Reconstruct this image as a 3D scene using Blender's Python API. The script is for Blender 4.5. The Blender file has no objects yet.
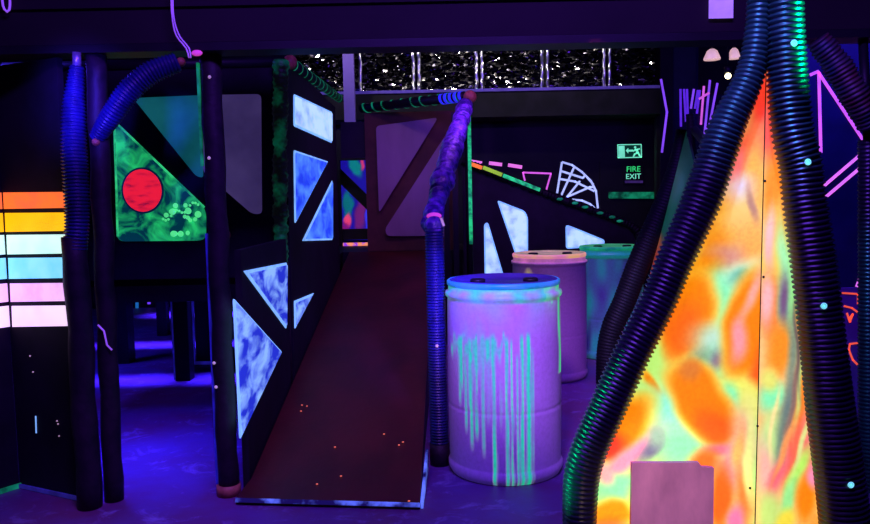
import bpy, bmesh, math, random
from mathutils import Vector as V, noise as NZ
random.seed(7)
SC = bpy.context.scene
COL = SC.collection
PI = math.pi
# ------------------------------------------------------------------ camera
F_PX, EYE = 760.0, 1.32
PITCH, ROLL = math.atan(60/760), 0.02
fw = V((0, math.cos(PITCH), -math.sin(PITCH)))
up0 = V((0, math.sin(PITCH), math.cos(PITCH)))
rt0 = V((1, 0, 0))
rt = rt0*math.cos(ROLL) - up0*math.sin(ROLL)
up = up0*math.cos(ROLL) + rt0*math.sin(ROLL)
CAM = V((0, 0, EYE))
def ray(px, py):
    return rt*((px-435)/F_PX) + up*((262-py)/F_PX) + fw
def PLN(px, py, p0, n):
    d = ray(px, py)
    return CAM + d*((p0-CAM).dot(n)/d.dot(n))
def W(px, py, D):
    return PLN(px, py, V((0, D, 0)), V((0, 1, 0)))
def FL(px, py, z=0.0):
    return PLN(px, py, V((0, 0, z)), V((0, 0, 1)))
cam = bpy.data.cameras.new('camera')
co = bpy.data.objects.new('camera', cam); COL.objects.link(co)
from mathutils import Matrix
M = Matrix((( rt.x, up.x, -fw.x, CAM.x), (rt.y, up.y, -fw.y, CAM.y), (rt.z, up.z, -fw.z, CAM.z), (0, 0, 0, 1)))
co.matrix_world = M
cam.sensor_width = 36; cam.lens = 36*F_PX/870; cam.clip_start = 0.05
SC.camera = co
# ------------------------------------------------------------------ materials
def lin(c):
    def f(v):
        v = v/255
        return v/12.92 if v <= .04045 else ((v+.055)/1.055)**2.4
    return (f(c[0]), f(c[1]), f(c[2]), 1)
def newmat(name):
    m = bpy.data.materials.new(name); m.use_nodes = True
    nt = m.node_tree
    return m, nt, nt.nodes['Principled BSDF']
def setp(b, **k):
    for n, v in k.items():
        n = n.replace('_', ' ')
        if n in b.inputs: b.inputs[n].default_value = v
def ramp(nt, stops, interp='LINEAR'):
    r = nt.nodes.new('ShaderNodeValToRGB'); r.color_ramp.interpolation = interp
    e = r.color_ramp.elements
    while len(e) < len(stops): e.new(.5)
    for i, (p, c) in enumerate(stops): e[i].position = p; e[i].color = c
    return r
def noise_fac(nt, scale, detail=4, rough=.55, stretch=(1, 1, 1), dist=0):
    tc = nt.nodes.new('ShaderNodeTexCoord'); mp = nt.nodes.new('ShaderNodeMapping')
    mp.inputs['Scale'].default_value = stretch
    n = nt.nodes.new('ShaderNodeTexNoise'); n.inputs['Scale'].default_value = scale
    n.inputs['Detail'].default_value = detail; n.inputs['Roughness'].default_value = rough
    n.inputs['Distortion'].default_value = dist
    nt.links.new(tc.outputs['Object'], mp.inputs['Vector']); nt.links.new(mp.outputs['Vector'], n.inputs['Vector'])
    return n
def mat_noise(name, c1, c2, scale=6, rough=.7, lo=.35, hi=.65, bump=0, glow=0, spec=.3, metal=0, stretch=(1, 1, 1), detail=4, dist=0, bscale=None):
    m, nt, b = newmat(name)
    n = noise_fac(nt, scale, detail, .55, stretch, dist)
    r = ramp(nt, [(lo, lin(c1)), (hi, lin(c2))])
    nt.links.new(n.outputs['Fac'], r.inputs['Fac']); nt.links.new(r.outputs['Color'], b.inputs['Base Color'])
    setp(b, Roughness=rough, Specular_IOR_Level=spec, Metallic=metal)
    if glow:
        nt.links.new(r.outputs['Color'], b.inputs['Emission Color']); b.inputs['Emission Strength'].default_value = glow
    if bump:
        bp = nt.nodes.new('ShaderNodeBump'); bp.inputs['Strength'].default_value = bump; bp.inputs['Distance'].default_value = .02
        n2 = n if bscale is None else noise_fac(nt, bscale, 5, .6, stretch)
        nt.links.new(n2.outputs['Fac'], bp.inputs['Height']); nt.links.new(bp.outputs['Normal'], b.inputs['Normal'])
    return m
def glowmat(name, c, s=1.0, c2=None):
    c2 = c2 or tuple(int(v*.86) for v in c)
    return mat_noise(name, c2, c, scale=9, glow=s, rough=.6, lo=.3, hi=.6)
BLK = mat_noise('black_painted_plywood', (16, 13, 22), (30, 23, 38), 5, .75, bump=.15)
BLK2 = mat_noise('black_paint_gloss', (15, 13, 20), (25, 20, 32), 4, .5, bump=.1)
HEAD = mat_noise('dark_header_paint', (24, 17, 22), (31, 22, 28), 3, .8, bump=.1)
FOAM = mat_noise('dark_foam_wrap', (24, 16, 26), (44, 26, 42), 14, .6, bump=.3)
HOSE = mat_noise('black_corrugated_plastic', (24, 26, 38), (38, 38, 54), 10, .34, spec=.5)
HOSEB = mat_noise('dark_hose_plastic', (9, 9, 13), (16, 15, 20), 10, .6, spec=.2)
HOSEL = mat_noise('blue_lit_hose_plastic', (22, 22, 70), (36, 36, 110), 10, .4, spec=.25)  # black hose with the blue light on it put into the base colour
PATCH = mat_noise('green_patched_sleeve', (8, 10, 14), (6, 86, 60), 9, .5, glow=.5, lo=.46, hi=.66)
HOSEI = mat_noise('scuffed_hose_plastic', (90, 46, 50), (20, 60, 70), 12, .5, spec=.5)
SLEEVE = mat_noise('purple_film_sleeve', (60, 40, 130), (150, 90, 220), 22, .3, bump=.8, spec=.8, lo=.4, hi=.62)
BROWN = mat_noise('brown_painted_frame', (84, 50, 40), (104, 62, 48), 5, .7)
LILAC = mat_noise('lilac_panel', (150, 116, 130), (172, 136, 150), 3, .6, stretch=(1, 1, .3))
LILACF = mat_noise('lilac_glow_panel', (62, 48, 104), (82, 66, 128), 2.5, .6, glow=.55)
TEALF = mat_noise('teal_glow_panel', (8, 74, 84), (20, 98, 110), 2.5, .6, glow=.7)
KNOB = mat_noise('brown_wooden_knob', (150, 90, 60), (200, 130, 90), 20, .5)
PINKK = glowmat('magenta_cap', (220, 70, 190), .7)
METAL = mat_noise('dull_metal', (150, 140, 160), (180, 170, 190), 30, .35, metal=.6)
SCREW = glowmat('cyan_screw', (130, 235, 235), .8)
SCREWW = glowmat('pale_screw', (200, 160, 190), .55)
WINB = mat_noise('pale_blue_fluorescent_paint', (34, 50, 190), (140, 186, 250), 9, .6, lo=.42, hi=.62, glow=.95, stretch=(1, .4, 1), detail=8, dist=.5)
WINM = mat_noise('mid_blue_fluorescent_paint', (30, 62, 225), (86, 150, 255), 7, .6, lo=.36, hi=.66, glow=.95, stretch=(1, .4, 1), detail=8, dist=.5)
WINW = mat_noise('white_fluorescent_paint', (136, 166, 238), (184, 224, 255), 9, .6, lo=.34, hi=.55, glow=.97, detail=7, stretch=(1, .4, 1))
WINR = glowmat('blue_white_paint_rim', (132, 188, 255), 1.0)
GREENP = mat_noise('green_fluorescent_paint', (0, 50, 66), (40, 222, 118), 7.5, .6, lo=.42, hi=.76, glow=.95, detail=5, dist=.9)
GREENL = glowmat('bright_green_paint', (90, 245, 150), .85)
GREENT = mat_noise('green_tape', (6, 90, 60), (40, 225, 120), 14, .6, glow=.8)
GREENE = mat_noise('green_paint_edge', (10, 120, 80), (60, 230, 140), 12, .6, glow=.8)
BLUD = mat_noise('faint_blue_tape', (22, 16, 110), (40, 32, 180), 9, glow=.45)
GREEND = mat_noise('dim_green_tape', (4, 60, 44), (20, 150, 104), 12, .5, glow=.6)
RED = mat_noise('red_fluorescent_paint', (150, 14, 60), (238, 28, 62), 10, .6, lo=.3, hi=.5, glow=.95, stretch=(1, 1, 3))
ORNG = glowmat('orange_tape', (255, 128, 40), .9)
PINKT = glowmat('pink_tape', (248, 124, 236), .95)
VIOT = glowmat('violet_tape', (140, 76, 250), .95)
VIOD = glowmat('deep_violet_tape', (98, 44, 225), .85)
MAGT = glowmat('magenta_tape', (222, 96, 224), .95)
WHIT = glowmat('white_blue_tape', (178, 192, 255), 1.0)
BLUT = glowmat('blue_tape', (48, 48, 240), .8)
WBLUE = mat_noise('worn_blue_white_edge_paint', (18, 12, 70), (110, 140, 250), 7, .6, lo=.45, hi=.62, glow=.7)
EXITG = glowmat('exit_green', (120, 240, 200), .95)
EXITM = glowmat('exit_letter_green', (50, 224, 120), .9)
EXITD = glowmat('dark_sign_green', (6, 62, 50), .6)
CABLE = glowmat('violet_cable', (170, 100, 240), .55)
NOTE = glowmat('lilac_paper', (176, 132, 240), .85)
PLY = mat_noise('pinkish_plywood', (176, 122, 150), (214, 150, 176), 10, .7, stretch=(1, 1, .4), bump=.1, detail=8)
LAMPW = glowmat('lit_lamp', (255, 240, 190), 14)
LAMPS = glowmat('lit_lamp_shade', (240, 190, 190), .8)
UVT = glowmat('ultraviolet_tube', (110, 60, 250), 1.1)
CYT = glowmat('cyan_tube', (30, 110, 190), .8)
SPECK = glowmat('orange_speck', (255, 120, 90), .9)
NAVY = mat_noise('navy_painted_wall', (18, 14, 56), (26, 20, 76), 4, .7)
GRAF = mat_noise('purple_board', (110, 60, 130), (130, 76, 150), 5, .7)
STR = [glowmat('stripe_'+n, c, 1.0, c2) for n, c, c2 in [
    ('orange', (255, 118, 44), (255, 100, 60)), ('yellow', (255, 196, 8), (255, 178, 6)), ('mint', (216, 255, 236), (190, 255, 222)),
    ('sky', (140, 226, 255), (112, 208, 255)), ('rose', (246, 190, 246), (232, 166, 244)), ('white', (255, 224, 255), (250, 206, 255))]]
# crumpled foil: mirror-like metal broken by a strong bump
def foilmat(name, scale, stretch, rough=.2, tilt=1.2, dark=0):
    m, nt, b = newmat(name)
    setp(b, Metallic=1.0, Roughness=rough); b.inputs['Base Color'].default_value = (.8, .76, .78, 1)
    tc = nt.nodes.new('ShaderNodeTexCoord'); mp = nt.nodes.new('ShaderNodeMapping'); mp.inputs['Scale'].default_value = stretch
    nt.links.new(tc.outputs['Object'], mp.inputs['Vector'])
    n = nt.nodes.new('ShaderNodeTexNoise'); n.inputs['Scale'].default_value = scale*.4; nt.links.new(mp.outputs['Vector'], n.inputs['Vector'])
    ad = nt.nodes.new('ShaderNodeVectorMath'); ad.operation = 'MULTIPLY_ADD'; ad.inputs[1].default_value = (.12, .12, .12)
    nt.links.new(n.outputs['Color'], ad.inputs[0]); nt.links.new(mp.outputs['Vector'], ad.inputs[2])
    vo = nt.nodes.new('ShaderNodeTexVoronoi'); vo.inputs['Scale'].default_value = scale; nt.links.new(ad.outputs[0], vo.inputs['Vector'])
    sb = nt.nodes.new('ShaderNodeVectorMath'); sb.operation = 'SUBTRACT'; sb.inputs[1].default_value = (.5, .5, .5); nt.links.new(vo.outputs['Color'], sb.inputs[0])
    sc = nt.nodes.new('ShaderNodeVectorMath'); sc.operation = 'SCALE'; sc.inputs['Scale'].default_value = tilt; nt.links.new(sb.outputs[0], sc.inputs[0])
    if dark:
        sp = nt.nodes.new('ShaderNodeSeparateColor'); nt.links.new(vo.outputs['Color'], sp.inputs[0])
        rr = ramp(nt, [(dark, (.02, .018, .024, 1)), (dark+.02, (.85, .8, .8, 1))]); nt.links.new(sp.outputs[2], rr.inputs[0]); nt.links.new(rr.outputs[0], b.inputs['Base Color'])  # shade put into colour: most facets near black so glints stay sparse
    ge = nt.nodes.new('ShaderNodeNewGeometry'); a2 = nt.nodes.new('ShaderNodeVectorMath'); nt.links.new(ge.outputs['Normal'], a2.inputs[0]); nt.links.new(sc.outputs[0], a2.inputs[1])
    no = nt.nodes.new('ShaderNodeVectorMath'); no.operation = 'NORMALIZE'; nt.links.new(a2.outputs[0], no.inputs[0]); nt.links.new(no.outputs[0], b.inputs['Normal'])
    return m
FOIL = foilmat('crumpled_silver_foil', 34, (.6, 1, 1.4), .13, 1.5, .6)
FOLD = foilmat('foil_fold', 20, (1, 1, .7), .3, .7)
# attribute-driven airbrushed paint
def attrmat(name, rough=.6, coat=0):
    m, nt, b = newmat(name)
    a = nt.nodes.new('ShaderNodeAttribute'); a.attribute_name = 'paint'
    n = noise_fac(nt, 60, 3); mx = nt.nodes.new('ShaderNodeMix'); mx.data_type = 'RGBA'; mx.blend_type = 'MULTIPLY'
    r = ramp(nt, [(.3, (.86, .86, .86, 1)), (.6, (1, 1, 1, 1))]); nt.links.new(n.outputs['Fac'], r.inputs['Fac'])
    mx.inputs['Factor'].default_value = 1
    nt.links.new(a.outputs['Color'], mx.inputs[6]); nt.links.new(r.outputs['Color'], mx.inputs[7])
    nt.links.new(mx.outputs[2], b.inputs['Base Color']); nt.links.new(mx.outputs[2], b.inputs['Emission Color'])
    nt.links.new(a.outputs['Alpha'], b.inputs['Emission Strength'])
    setp(b, Roughness=rough, Specular_IOR_Level=.4)
    return m
PAINT = attrmat('airbrushed_fluorescent_paint')
DRUM = attrmat('plastic_with_glowing_drips', .42)
# floor
def floormat():
    m, nt, b = newmat('scuffed_floor_paint')
    n1 = noise_fac(nt, 1.6, 6, .6); n2 = noise_fac(nt, 7, 9, .68, dist=.6)
    r1 = ramp(nt, [(.35, lin((112, 52, 96))), (.65, lin((104, 76, 150)))])
    r2 = ramp(nt, [(.55, (0, 0, 0, 1)), (.72, (1, 1, 1, 1))])
    mx = nt.nodes.new('ShaderNodeMix'); mx.data_type = 'RGBA'
    nt.links.new(n1.outputs['Fac'], r1.inputs['Fac']); nt.links.new(n2.outputs['Fac'], r2.inputs['Fac'])
    nt.links.new(r2.outputs['Color'], mx.inputs['Factor']); nt.links.new(r1.outputs['Color'], mx.inputs[6])
    mx.inputs[7].default_value = lin((150, 130, 190))
    nt.links.new(mx.outputs[2], b.inputs['Base Color']); setp(b, Roughness=.55, Specular_IOR_Level=.35)
    bp = nt.nodes.new('ShaderNodeBump'); bp.inputs['Strength'].default_value = .2; bp.inputs['Distance'].default_value = .01
    nt.links.new(n2.outputs['Fac'], bp.inputs['Height']); nt.links.new(bp.outputs['Normal'], b.inputs['Normal'])
    return m
FLOOR = floormat()
RAMP = mat_noise('worn_red_brown_ramp', (66, 22, 20), (92, 32, 28), 3.5, .5, bump=.15, stretch=(1, .6, 1), detail=8, bscale=18, spec=.4)
# ------------------------------------------------------------------ objects
ORI = {}
def link(name, verts, faces, mat, parent=None, smooth=False, mats=None, fmat=None, colors=None):
    me = bpy.data.meshes.new(name)
    vs = [V(v) for v in verts]
    if parent is not None: o0 = ORI[parent.name]
    else:
        xs = [v.x for v in vs]; ys = [v.y for v in vs]; zs = [v.z for v in vs]
        o0 = V(((min(xs)+max(xs))/2, (min(ys)+max(ys))/2, min(zs)))
    me.from_pydata([v-o0 for v in vs], [], faces)
    bm = bmesh.new(); bm.from_mesh(me); bmesh.ops.recalc_face_normals(bm, faces=bm.faces); bm.to_mesh(me); bm.free()
    me.materials.append(mat)
    for m in (mats or []): me.materials.append(m)
    if fmat:
        for p, i in zip(me.polygons, fmat): p.material_index = i
    if smooth:
        for p in me.polygons: p.use_smooth = True
    if colors:
        a = me.color_attributes.new('paint', 'FLOAT_COLOR', 'POINT')
        for i, c in enumerate(colors): a.data[i].color = c
    o = bpy.data.objects.new(name, me); COL.objects.link(o)
    if parent is not None: o.parent = parent
    else: o.location = o0
    ORI[o.name] = o0
    return o
def tag(o, label, cat, group=None, kind=None):
    o['label'] = label; o['category'] = cat
    if group: o['group'] = group
    if kind: o['kind'] = kind
    return o
def thing(name, loc, label, cat, group=None):
    o = bpy.data.objects.new(name, None); COL.objects.link(o); o.location = loc; o.empty_display_size = .05
    ORI[o.name] = V(loc)
    return tag(o, label, cat, group)
def struct(o): o['kind'] = 'structure'; return o
class MB:
    def __init__(s): s.v = []; s.f = []; s.m = []
    def add(s, vs, fs, mi=0):
        n = len(s.v); s.v += [V(v) for v in vs]; s.f += [tuple(i+n for i in f) for f in fs]; s.m += [mi]*len(fs)
    def box(s, x0, x1, y0, y1, z0, z1, mi=0):
        s.add([(x, y, z) for z in (z0, z1) for y in (y0, y1) for x in (x0, x1)],
              [(0, 1, 3, 2), (4, 6, 7, 5), (0, 4, 5, 1), (2, 3, 7, 6), (0, 2, 6, 4), (1, 5, 7, 3)], mi); return s
    def prism(s, pts, d, mi=0):
        n = len(pts); pts = [V(p) for p in pts]
        s.add(pts+[p+d for p in pts], [tuple(range(n)), tuple(range(2*n-1, n-1, -1))]+[(i, (i+1) % n, (i+1) % n+n, i+n) for i in range(n)], mi); return s
    def bar(s, a, b, w, h, nrm, mi=0):
        a = V(a); b = V(b); d = (b-a).normalized(); sd = d.cross(nrm).normalized()*w/2; nn = nrm.normalized()*h
        s.prism([a-sd, a+sd, b+sd, b-sd], nn, mi); return s
    def tube(s, pts, rad, seg=16, cap=True, mi=0):
        pts = [V(p) for p in pts]; n = len(pts)
        rad = rad if isinstance(rad, (list, tuple)) else [rad]*n
        t0 = (pts[1]-pts[0]).normalized()
        u = t0.orthogonal().normalized(); vs = []
        for i, p in enumerate(pts):
            t = (pts[min(i+1, n-1)]-pts[max(i-1, 0)]).normalized()
            u = (u-t*u.dot(t)).normalized(); w = t.cross(u)
            for k in range(seg):
                a = 2*PI*k/seg; vs.append(p+(u*math.cos(a)+w*math.sin(a))*rad[i])
        fs = [(i*seg+k, i*seg+(k+1) % seg, (i+1)*seg+(k+1) % seg, (i+1)*seg+k) for i in range(n-1) for k in range(seg)]
        if cap: fs += [tuple(range(seg)), tuple(range(n*seg-1, (n-1)*seg-1, -1))]
        s.add(vs, fs, mi); return s
    def lathe(s, c, prof, seg=64, mi=0):
        c = V(c); vs = []; n = len(prof)
        for r, z in prof:
            for k in range(seg):
                a = 2*PI*k/seg; vs.append(c+V((r*math.cos(a), r*math.sin(a), z)))
        fs = [(i*seg+k, i*seg+(k+1) % seg, (i+1)*seg+(k+1) % seg, (i+1)*seg+k) for i in range(n-1) for k in range(seg)]
        fs += [tuple(range(seg)), tuple(range(n*seg-1, (n-1)*seg-1, -1))]
        s.add(vs, fs, mi); return s
    def ball(s, c, r, seg=14, rings=8, sq=(1, 1, 1), mi=0):
        c = V(c); vs = [c+V((0, 0, -r*sq[2]))]; fs = []
        for i in range(1, rings):
            t = -PI/2+PI*i/rings
            for k in range(seg):
                a = 2*PI*k/seg; vs.append(c+V((r*sq[0]*math.cos(t)*math.cos(a), r*sq[1]*math.cos(t)*math.sin(a), r*sq[2]*math.sin(t))))
        vs.append(c+V((0, 0, r*sq[2]))); T = len(vs)-1
        for k in range(seg):
            fs.append((0, 1+(k+1) % seg, 1+k)); b = 1+(rings-2)*seg; fs.append((T, b+k, b+(k+1) % seg))
        for i in range(rings-2):
            for k in range(seg): fs.append((1+i*seg+k, 1+i*seg+(k+1) % seg, 1+(i+1)*seg+(k+1) % seg, 1+(i+1)*seg+k))
        s.add(vs, fs, mi); return s
    def build(s, name, mat, parent=None, smooth=False, mats=None):
        return link(name, s.v, s.f, mat, parent, smooth, mats, s.m if mats else None)
def spline(pts, step):
    pts = [V(p) for p in pts]; P = [pts[0]*2-pts[1]]+pts+[pts[-1]*2-pts[-2]]; out = []
    for i in range(1, len(P)-2):
        a, b, c, d = P[i-1:i+3]; n = max(4, int((c-b).length/.01))
        for k in range(n):
            t = k/n
            out.append(.5*((2*b)+(c-a)*t+(2*a-5*b+4*c-d)*t*t+(3*b-a-3*c+d)*t**3))
    out.append(pts[-1])
    L = [0]
    for i in range(1, len(out)): L.append(L[-1]+(out[i]-out[i-1]).length)
    tot = L[-1]; n = max(2, int(tot/step)); res = []; j = 0
    for k in range(n+1):
        s = tot*k/n
        while j < len(L)-2 and L[j+1] < s: j += 1
        t = (s-L[j])/max(1e-9, L[j+1]-L[j]); res.append((out[j].lerp(out[j+1], t), s/tot))
    return res
def lerpr(rs, t):
    if not isinstance(rs, (list, tuple)): return rs
    x = t*(len(rs)-1); i = min(int(x), len(rs)-2); return rs[i]+(rs[i+1]-rs[i])*(x-i)
def hose_mb(pts, r, pitch=.02, depth=.1, seg=28, jit=0):
    sp = spline(pts, pitch/4); P = [p for p, t in sp]; R = []
    for i, (p, t) in enumerate(sp):
        rr = lerpr(r, t); k = i % 4
        q = rr*(1 if k in (0, 1) else 1-depth)
        if jit: q *= 1+jit*NZ.noise(p*25)
        R.append(q)
    return MB().tube(P, R, seg)
def helix(pts, r, turns, width, a0=0, n=None):
    sp = [p for p, t in spline(pts, .01)]; m = len(sp); n = n or int(turns*20)
    vs = []; fs = []
    t0 = (sp[1]-sp[0]).normalized(); u = t0.orthogonal().normalized()
    L = sum((sp[i+1]-sp[i]).length for i in range(m-1)); dt = width/L
    def at(t, ang, rr):
        t = max(0, min(1, t)); x = t*(m-1); i = min(int(x), m-2); p = sp[i].lerp(sp[i+1], x-i)
        d = (sp[i+1]-sp[i]).normalized(); uu = (u-d*u.dot(d)).normalized(); w = d.cross(uu)
        return p+(uu*math.cos(ang)+w*math.sin(ang))*rr
    for i in range(n+1):
        t = i/n; a = a0+2*PI*turns*t
        for q, rr in ((t, r*1.02), (t+dt, r*1.02), (t+dt, r*1.09), (t, r*1.09)): vs.append(at(q, a, rr))
    for i in range(n):
        for k in range(4): fs.append((i*4+k, i*4+(k+1) % 4, i*4+4+(k+1) % 4, i*4+4+k))
    fs += [(0, 1, 2, 3), (n*4+3, n*4+2, n*4+1, n*4)]
    b = MB(); b.add(vs, fs); return b
def rounded(pts, r, n=5):
    out = []; N = len(pts)
    for i in range(N):
        p = pts[i]; a = pts[i-1]; b = pts[(i+1) % N]
        ra = min(r, (a-p).length*.45); rb = min(r, (b-p).length*.45)
        p0 = p+(a-p).normalized()*ra; p1 = p+(b-p).normalized()*rb
        for k in range(n+1):
            t = k/n; out.append(p0*(1-t)**2+p*2*t*(1-t)+p1*t*t)
    return out
def plate(name, px, p0, n, mat, parent, off=.006, th=.005, r=0.0, label=None):
    """flat board cut to an outline, lying on the plane (p0, n); n points at the viewer"""
    n = n.normalized(); q = [PLN(x, y, p0+n*off, n) for x, y in px]
    if r: q = rounded(q, r)
    o = MB().prism(q, -n*th).build(name, mat, parent)
    if label: o['label'] = label
    return o
def strip(px, p0, n, w, off=.004, th=.0045, b=None):
    b = b or MB(); n = n.normalized()
    q = [PLN(x, y, p0+n*off, n) for x, y in px]
    for i in range(len(q)-1): b.bar(q[i], q[i+1]+(q[i+1]-q[i]).normalized()*w*.3, w, th, -n)
    return b
NY = V((0, -1, 0))
# ------------------------------------------------------------------ setting
YB = 10.0
struct(MB().box(-5.2, 5.2, -2.2, YB+.2, -.1, 0).build('floor', FLOOR))
struct(MB().box(-5.2, 5.2, -2.2, YB+.2, 3.8, 3.9).build('ceiling', BLK))
struct(MB().box(-5.1, 5.1, YB, YB+.1, 0, 3.8).build('wall_back', BLK2))
struct(MB().box(-5.2, -5.1, -2.1, YB, 0, 3.8).build('wall_left', BLK))
struct(MB().box(5.1, 5.2, -2.1, YB, 0, 3.8).build('wall_right', BLK))
struct(MB().box(-5.1, 5.1, -2.2, -2.1, 0, 3.8).build('wall_front', BLK))
# header beam over the whole opening
zb = W(300, 40, 3.3).z
hb = MB().box(-3.4, 3.4, 3.30, 3.46, zb, 2.165).build('header_beam', HEAD)
tag(hb, 'long dark purple painted beam crossing the whole top of the view', 'beam')
MB().box(-3.4, 3.4, 3.285, 3.47, 2.165, 2.5).build('top_plank', HEAD, hb)
MB().box(-3.4, 3.4, 3.30, 3.44, zb-.035, zb-.001).build('batten', BLK2, hb)
for sx in (-3.1, 3.1):
    MB().box(sx-.05, sx+.05, 3.32, 3.42, 0, zb-.036).build('post', BLK2, hb)
# door with exit bar in the back wall
d = struct(MB().prism([W(600, 161, YB-.03), W(668, 161, YB-.03), V((W(668, 161, YB-.03).x, YB-.03, .0)), V((W(600, 161, YB-.03).x, YB-.03, .0))], V((0, .03, 0))).build('door_1', BLK2))
plate('push_bar', [(609, 192), (656, 192), (656, 198.5), (609, 198.5)], V((0, YB-.06, 0)), NY, GREEND, d, 0, .05, .02, 'green glowing push bar')
# ------------------------------------------------------------------ back wall drawings and signs
P9 = V((0, YB, 0))
es = thing('exit_sign', W(629, 158, YB-.03), 'green running man exit sign with left arrow on the dark back wall', 'sign')
pe = V((0, YB-.03, 0))
plate('sign_plate', [(617.5, 144.5), (641.5, 144), (641.8, 157.6), (617.8, 158.2)], pe, NY, EXITD, es, 0, .028)
plate('door_symbol', [(618.6, 146), (624.5, 145.8), (625, 157), (619, 157.4)], pe, NY, EXITG, es, .004, .004)
strip([(617.8, 144.8), (641.2, 144.4), (641.5, 157.2), (618.2, 157.8), (617.8, 144.8)], pe, NY, .012, .004).build('frame', EXITG, es)
b = MB(); n = NY
b.prism([PLN(x, y, pe+NY*.005, NY) for x, y in [(625.8, 150.6), (628.4, 147.9), (628.4, 149.8), (633, 149.6), (633, 151.5), (628.4, 151.6), (628.4, 153.4)]], V((0, .004, 0)))
b.build('arrow', EXITG, es)
b = MB()
c0 = PLN(635.2, 147.3, pe+NY*.006, NY)
b.prism([c0+V((.015*math.cos(a), 0, .015*math.sin(a))) for a in [k*PI/6 for k in range(12)]], V((0, .004, 0)))
for w, l in ((.03, [(636, 149), (637.8, 152.5)]), (.018, [(636, 149), (633.6, 151)]), (.018, [(637, 149.6), (639.6, 148.8)]), (.02, [(637.6, 152.5), (634.6, 154.2), (633.6, 156.4)]), (.02, [(637.8, 152.5), (639.2, 154.5), (640.4, 156.8)])):
    strip(l, pe, NY, w, .005, .004, b)
b.build('running_figure', EXITG, es)
fe = thing('fire_exit_sign', W(633, 185, YB-.05), 'small FIRE EXIT sign in glowing green letters below the arrow sign', 'sign')
plate('sign_plate', [(623, 164), (643, 164), (643.4, 183.6), (623.4, 184)], V((0, YB-.05, 0)), NY, BLK2, fe, 0, .02)
def text(s, px0, px1, py0, py1, y, mat, parent, name):
    cu = bpy.data.curves.new('t', 'FONT'); cu.body = s; cu.extrude = .002
    o = bpy.data.objects.new('t', cu); COL.objects.link(o); bpy.context.view_layer.update()
    me = bpy.data.meshes.new_from_object(o.evaluated_get(bpy.context.evaluated_depsgraph_get()))
    xs = [v.co.x for v in me.vertices]; ys = [v.co.y for v in me.vertices]
    a = W(px0, py1, y); c = W(px1, py0, y)
    vs = [V((a.x+(v.co.x-min(xs))/(max(xs)-min(xs))*(c.x-a.x), y+v.co.z, a.z+(v.co.y-min(ys))/(max(ys)-min(ys))*(c.z-a.z))) for v in me.vertices]
    fs = [tuple(p.vertices) for p in me.polygons]
    bpy.data.objects.remove(o); bpy.data.meshes.remove(me); bpy.data.curves.remove(cu)
    return link(name, vs, fs, mat, parent)
text('FIRE', 626.8, 640.4, 166.2, 171.8, YB-.0525, EXITM, fe, 'lettering')
text('EXIT', 626.2, 641, 173.6, 179, YB-.0525, EXITG, fe, 'lettering')
plate('violet_strip', [(625, 180.6), (643, 180.6), (643, 183), (625, 183)], V((0, YB-.05, 0)), NY, mat_noise('dim_violet_strip', (50, 30, 90), (70, 44, 120), 8, glow=.6), fe, .003, .003)
# pink dashes, trapezoid, fan
for i, (x0, x1, y0, y1) in enumerate([(469, 481, 161, 164), (489, 501, 163, 165.5), (508, 521, 165, 168)]):
    o = strip([(x0, y0), (x1, y1-1)], P9, NY, .045, .003, .0035).build('tape_dash', PINKT)
    tag(o, ['pink tape dash nearest the green pole', 'middle pink tape dash on the back wall', 'pink tape dash nearest the violet trapezoid outline'][i], 'wall tape', 'pink tape dashes on the back wall')
o = strip([(523, 172.5), (551, 173.5), (546, 191), (527, 190), (523, 172.5)], P9, NY, .022, .003, .0035).build('tape_trapezoid', MAGT)
tag(o, 'magenta tape trapezoid outline on the back wall', 'wall tape')
b = MB(); FW = .026
arc = [(562, 162), (572, 165), (582, 172), (591, 181), (596, 191), (598, 209)]
for l in ([(562, 162), (556.5, 197)], arc, [(574, 167.5), (561, 196)], [(561, 171), (583, 178), (585, 175)], [(560, 179), (575, 181.5), (594, 191)],
          [(580, 181), (567, 197), (590, 187), (593, 187)], [(572, 199.5), (582, 200.5), (590, 204), (595, 208.5)], [(586, 176), (593, 184)]):
    strip(l, P9, NY, FW, .003+.0005*len(b.v)/40, .003, b)
tag(b.build('tape_fan_drawing', WHIT), 'white blue tape drawing of a quarter fan web on the back wall', 'wall tape')
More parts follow.
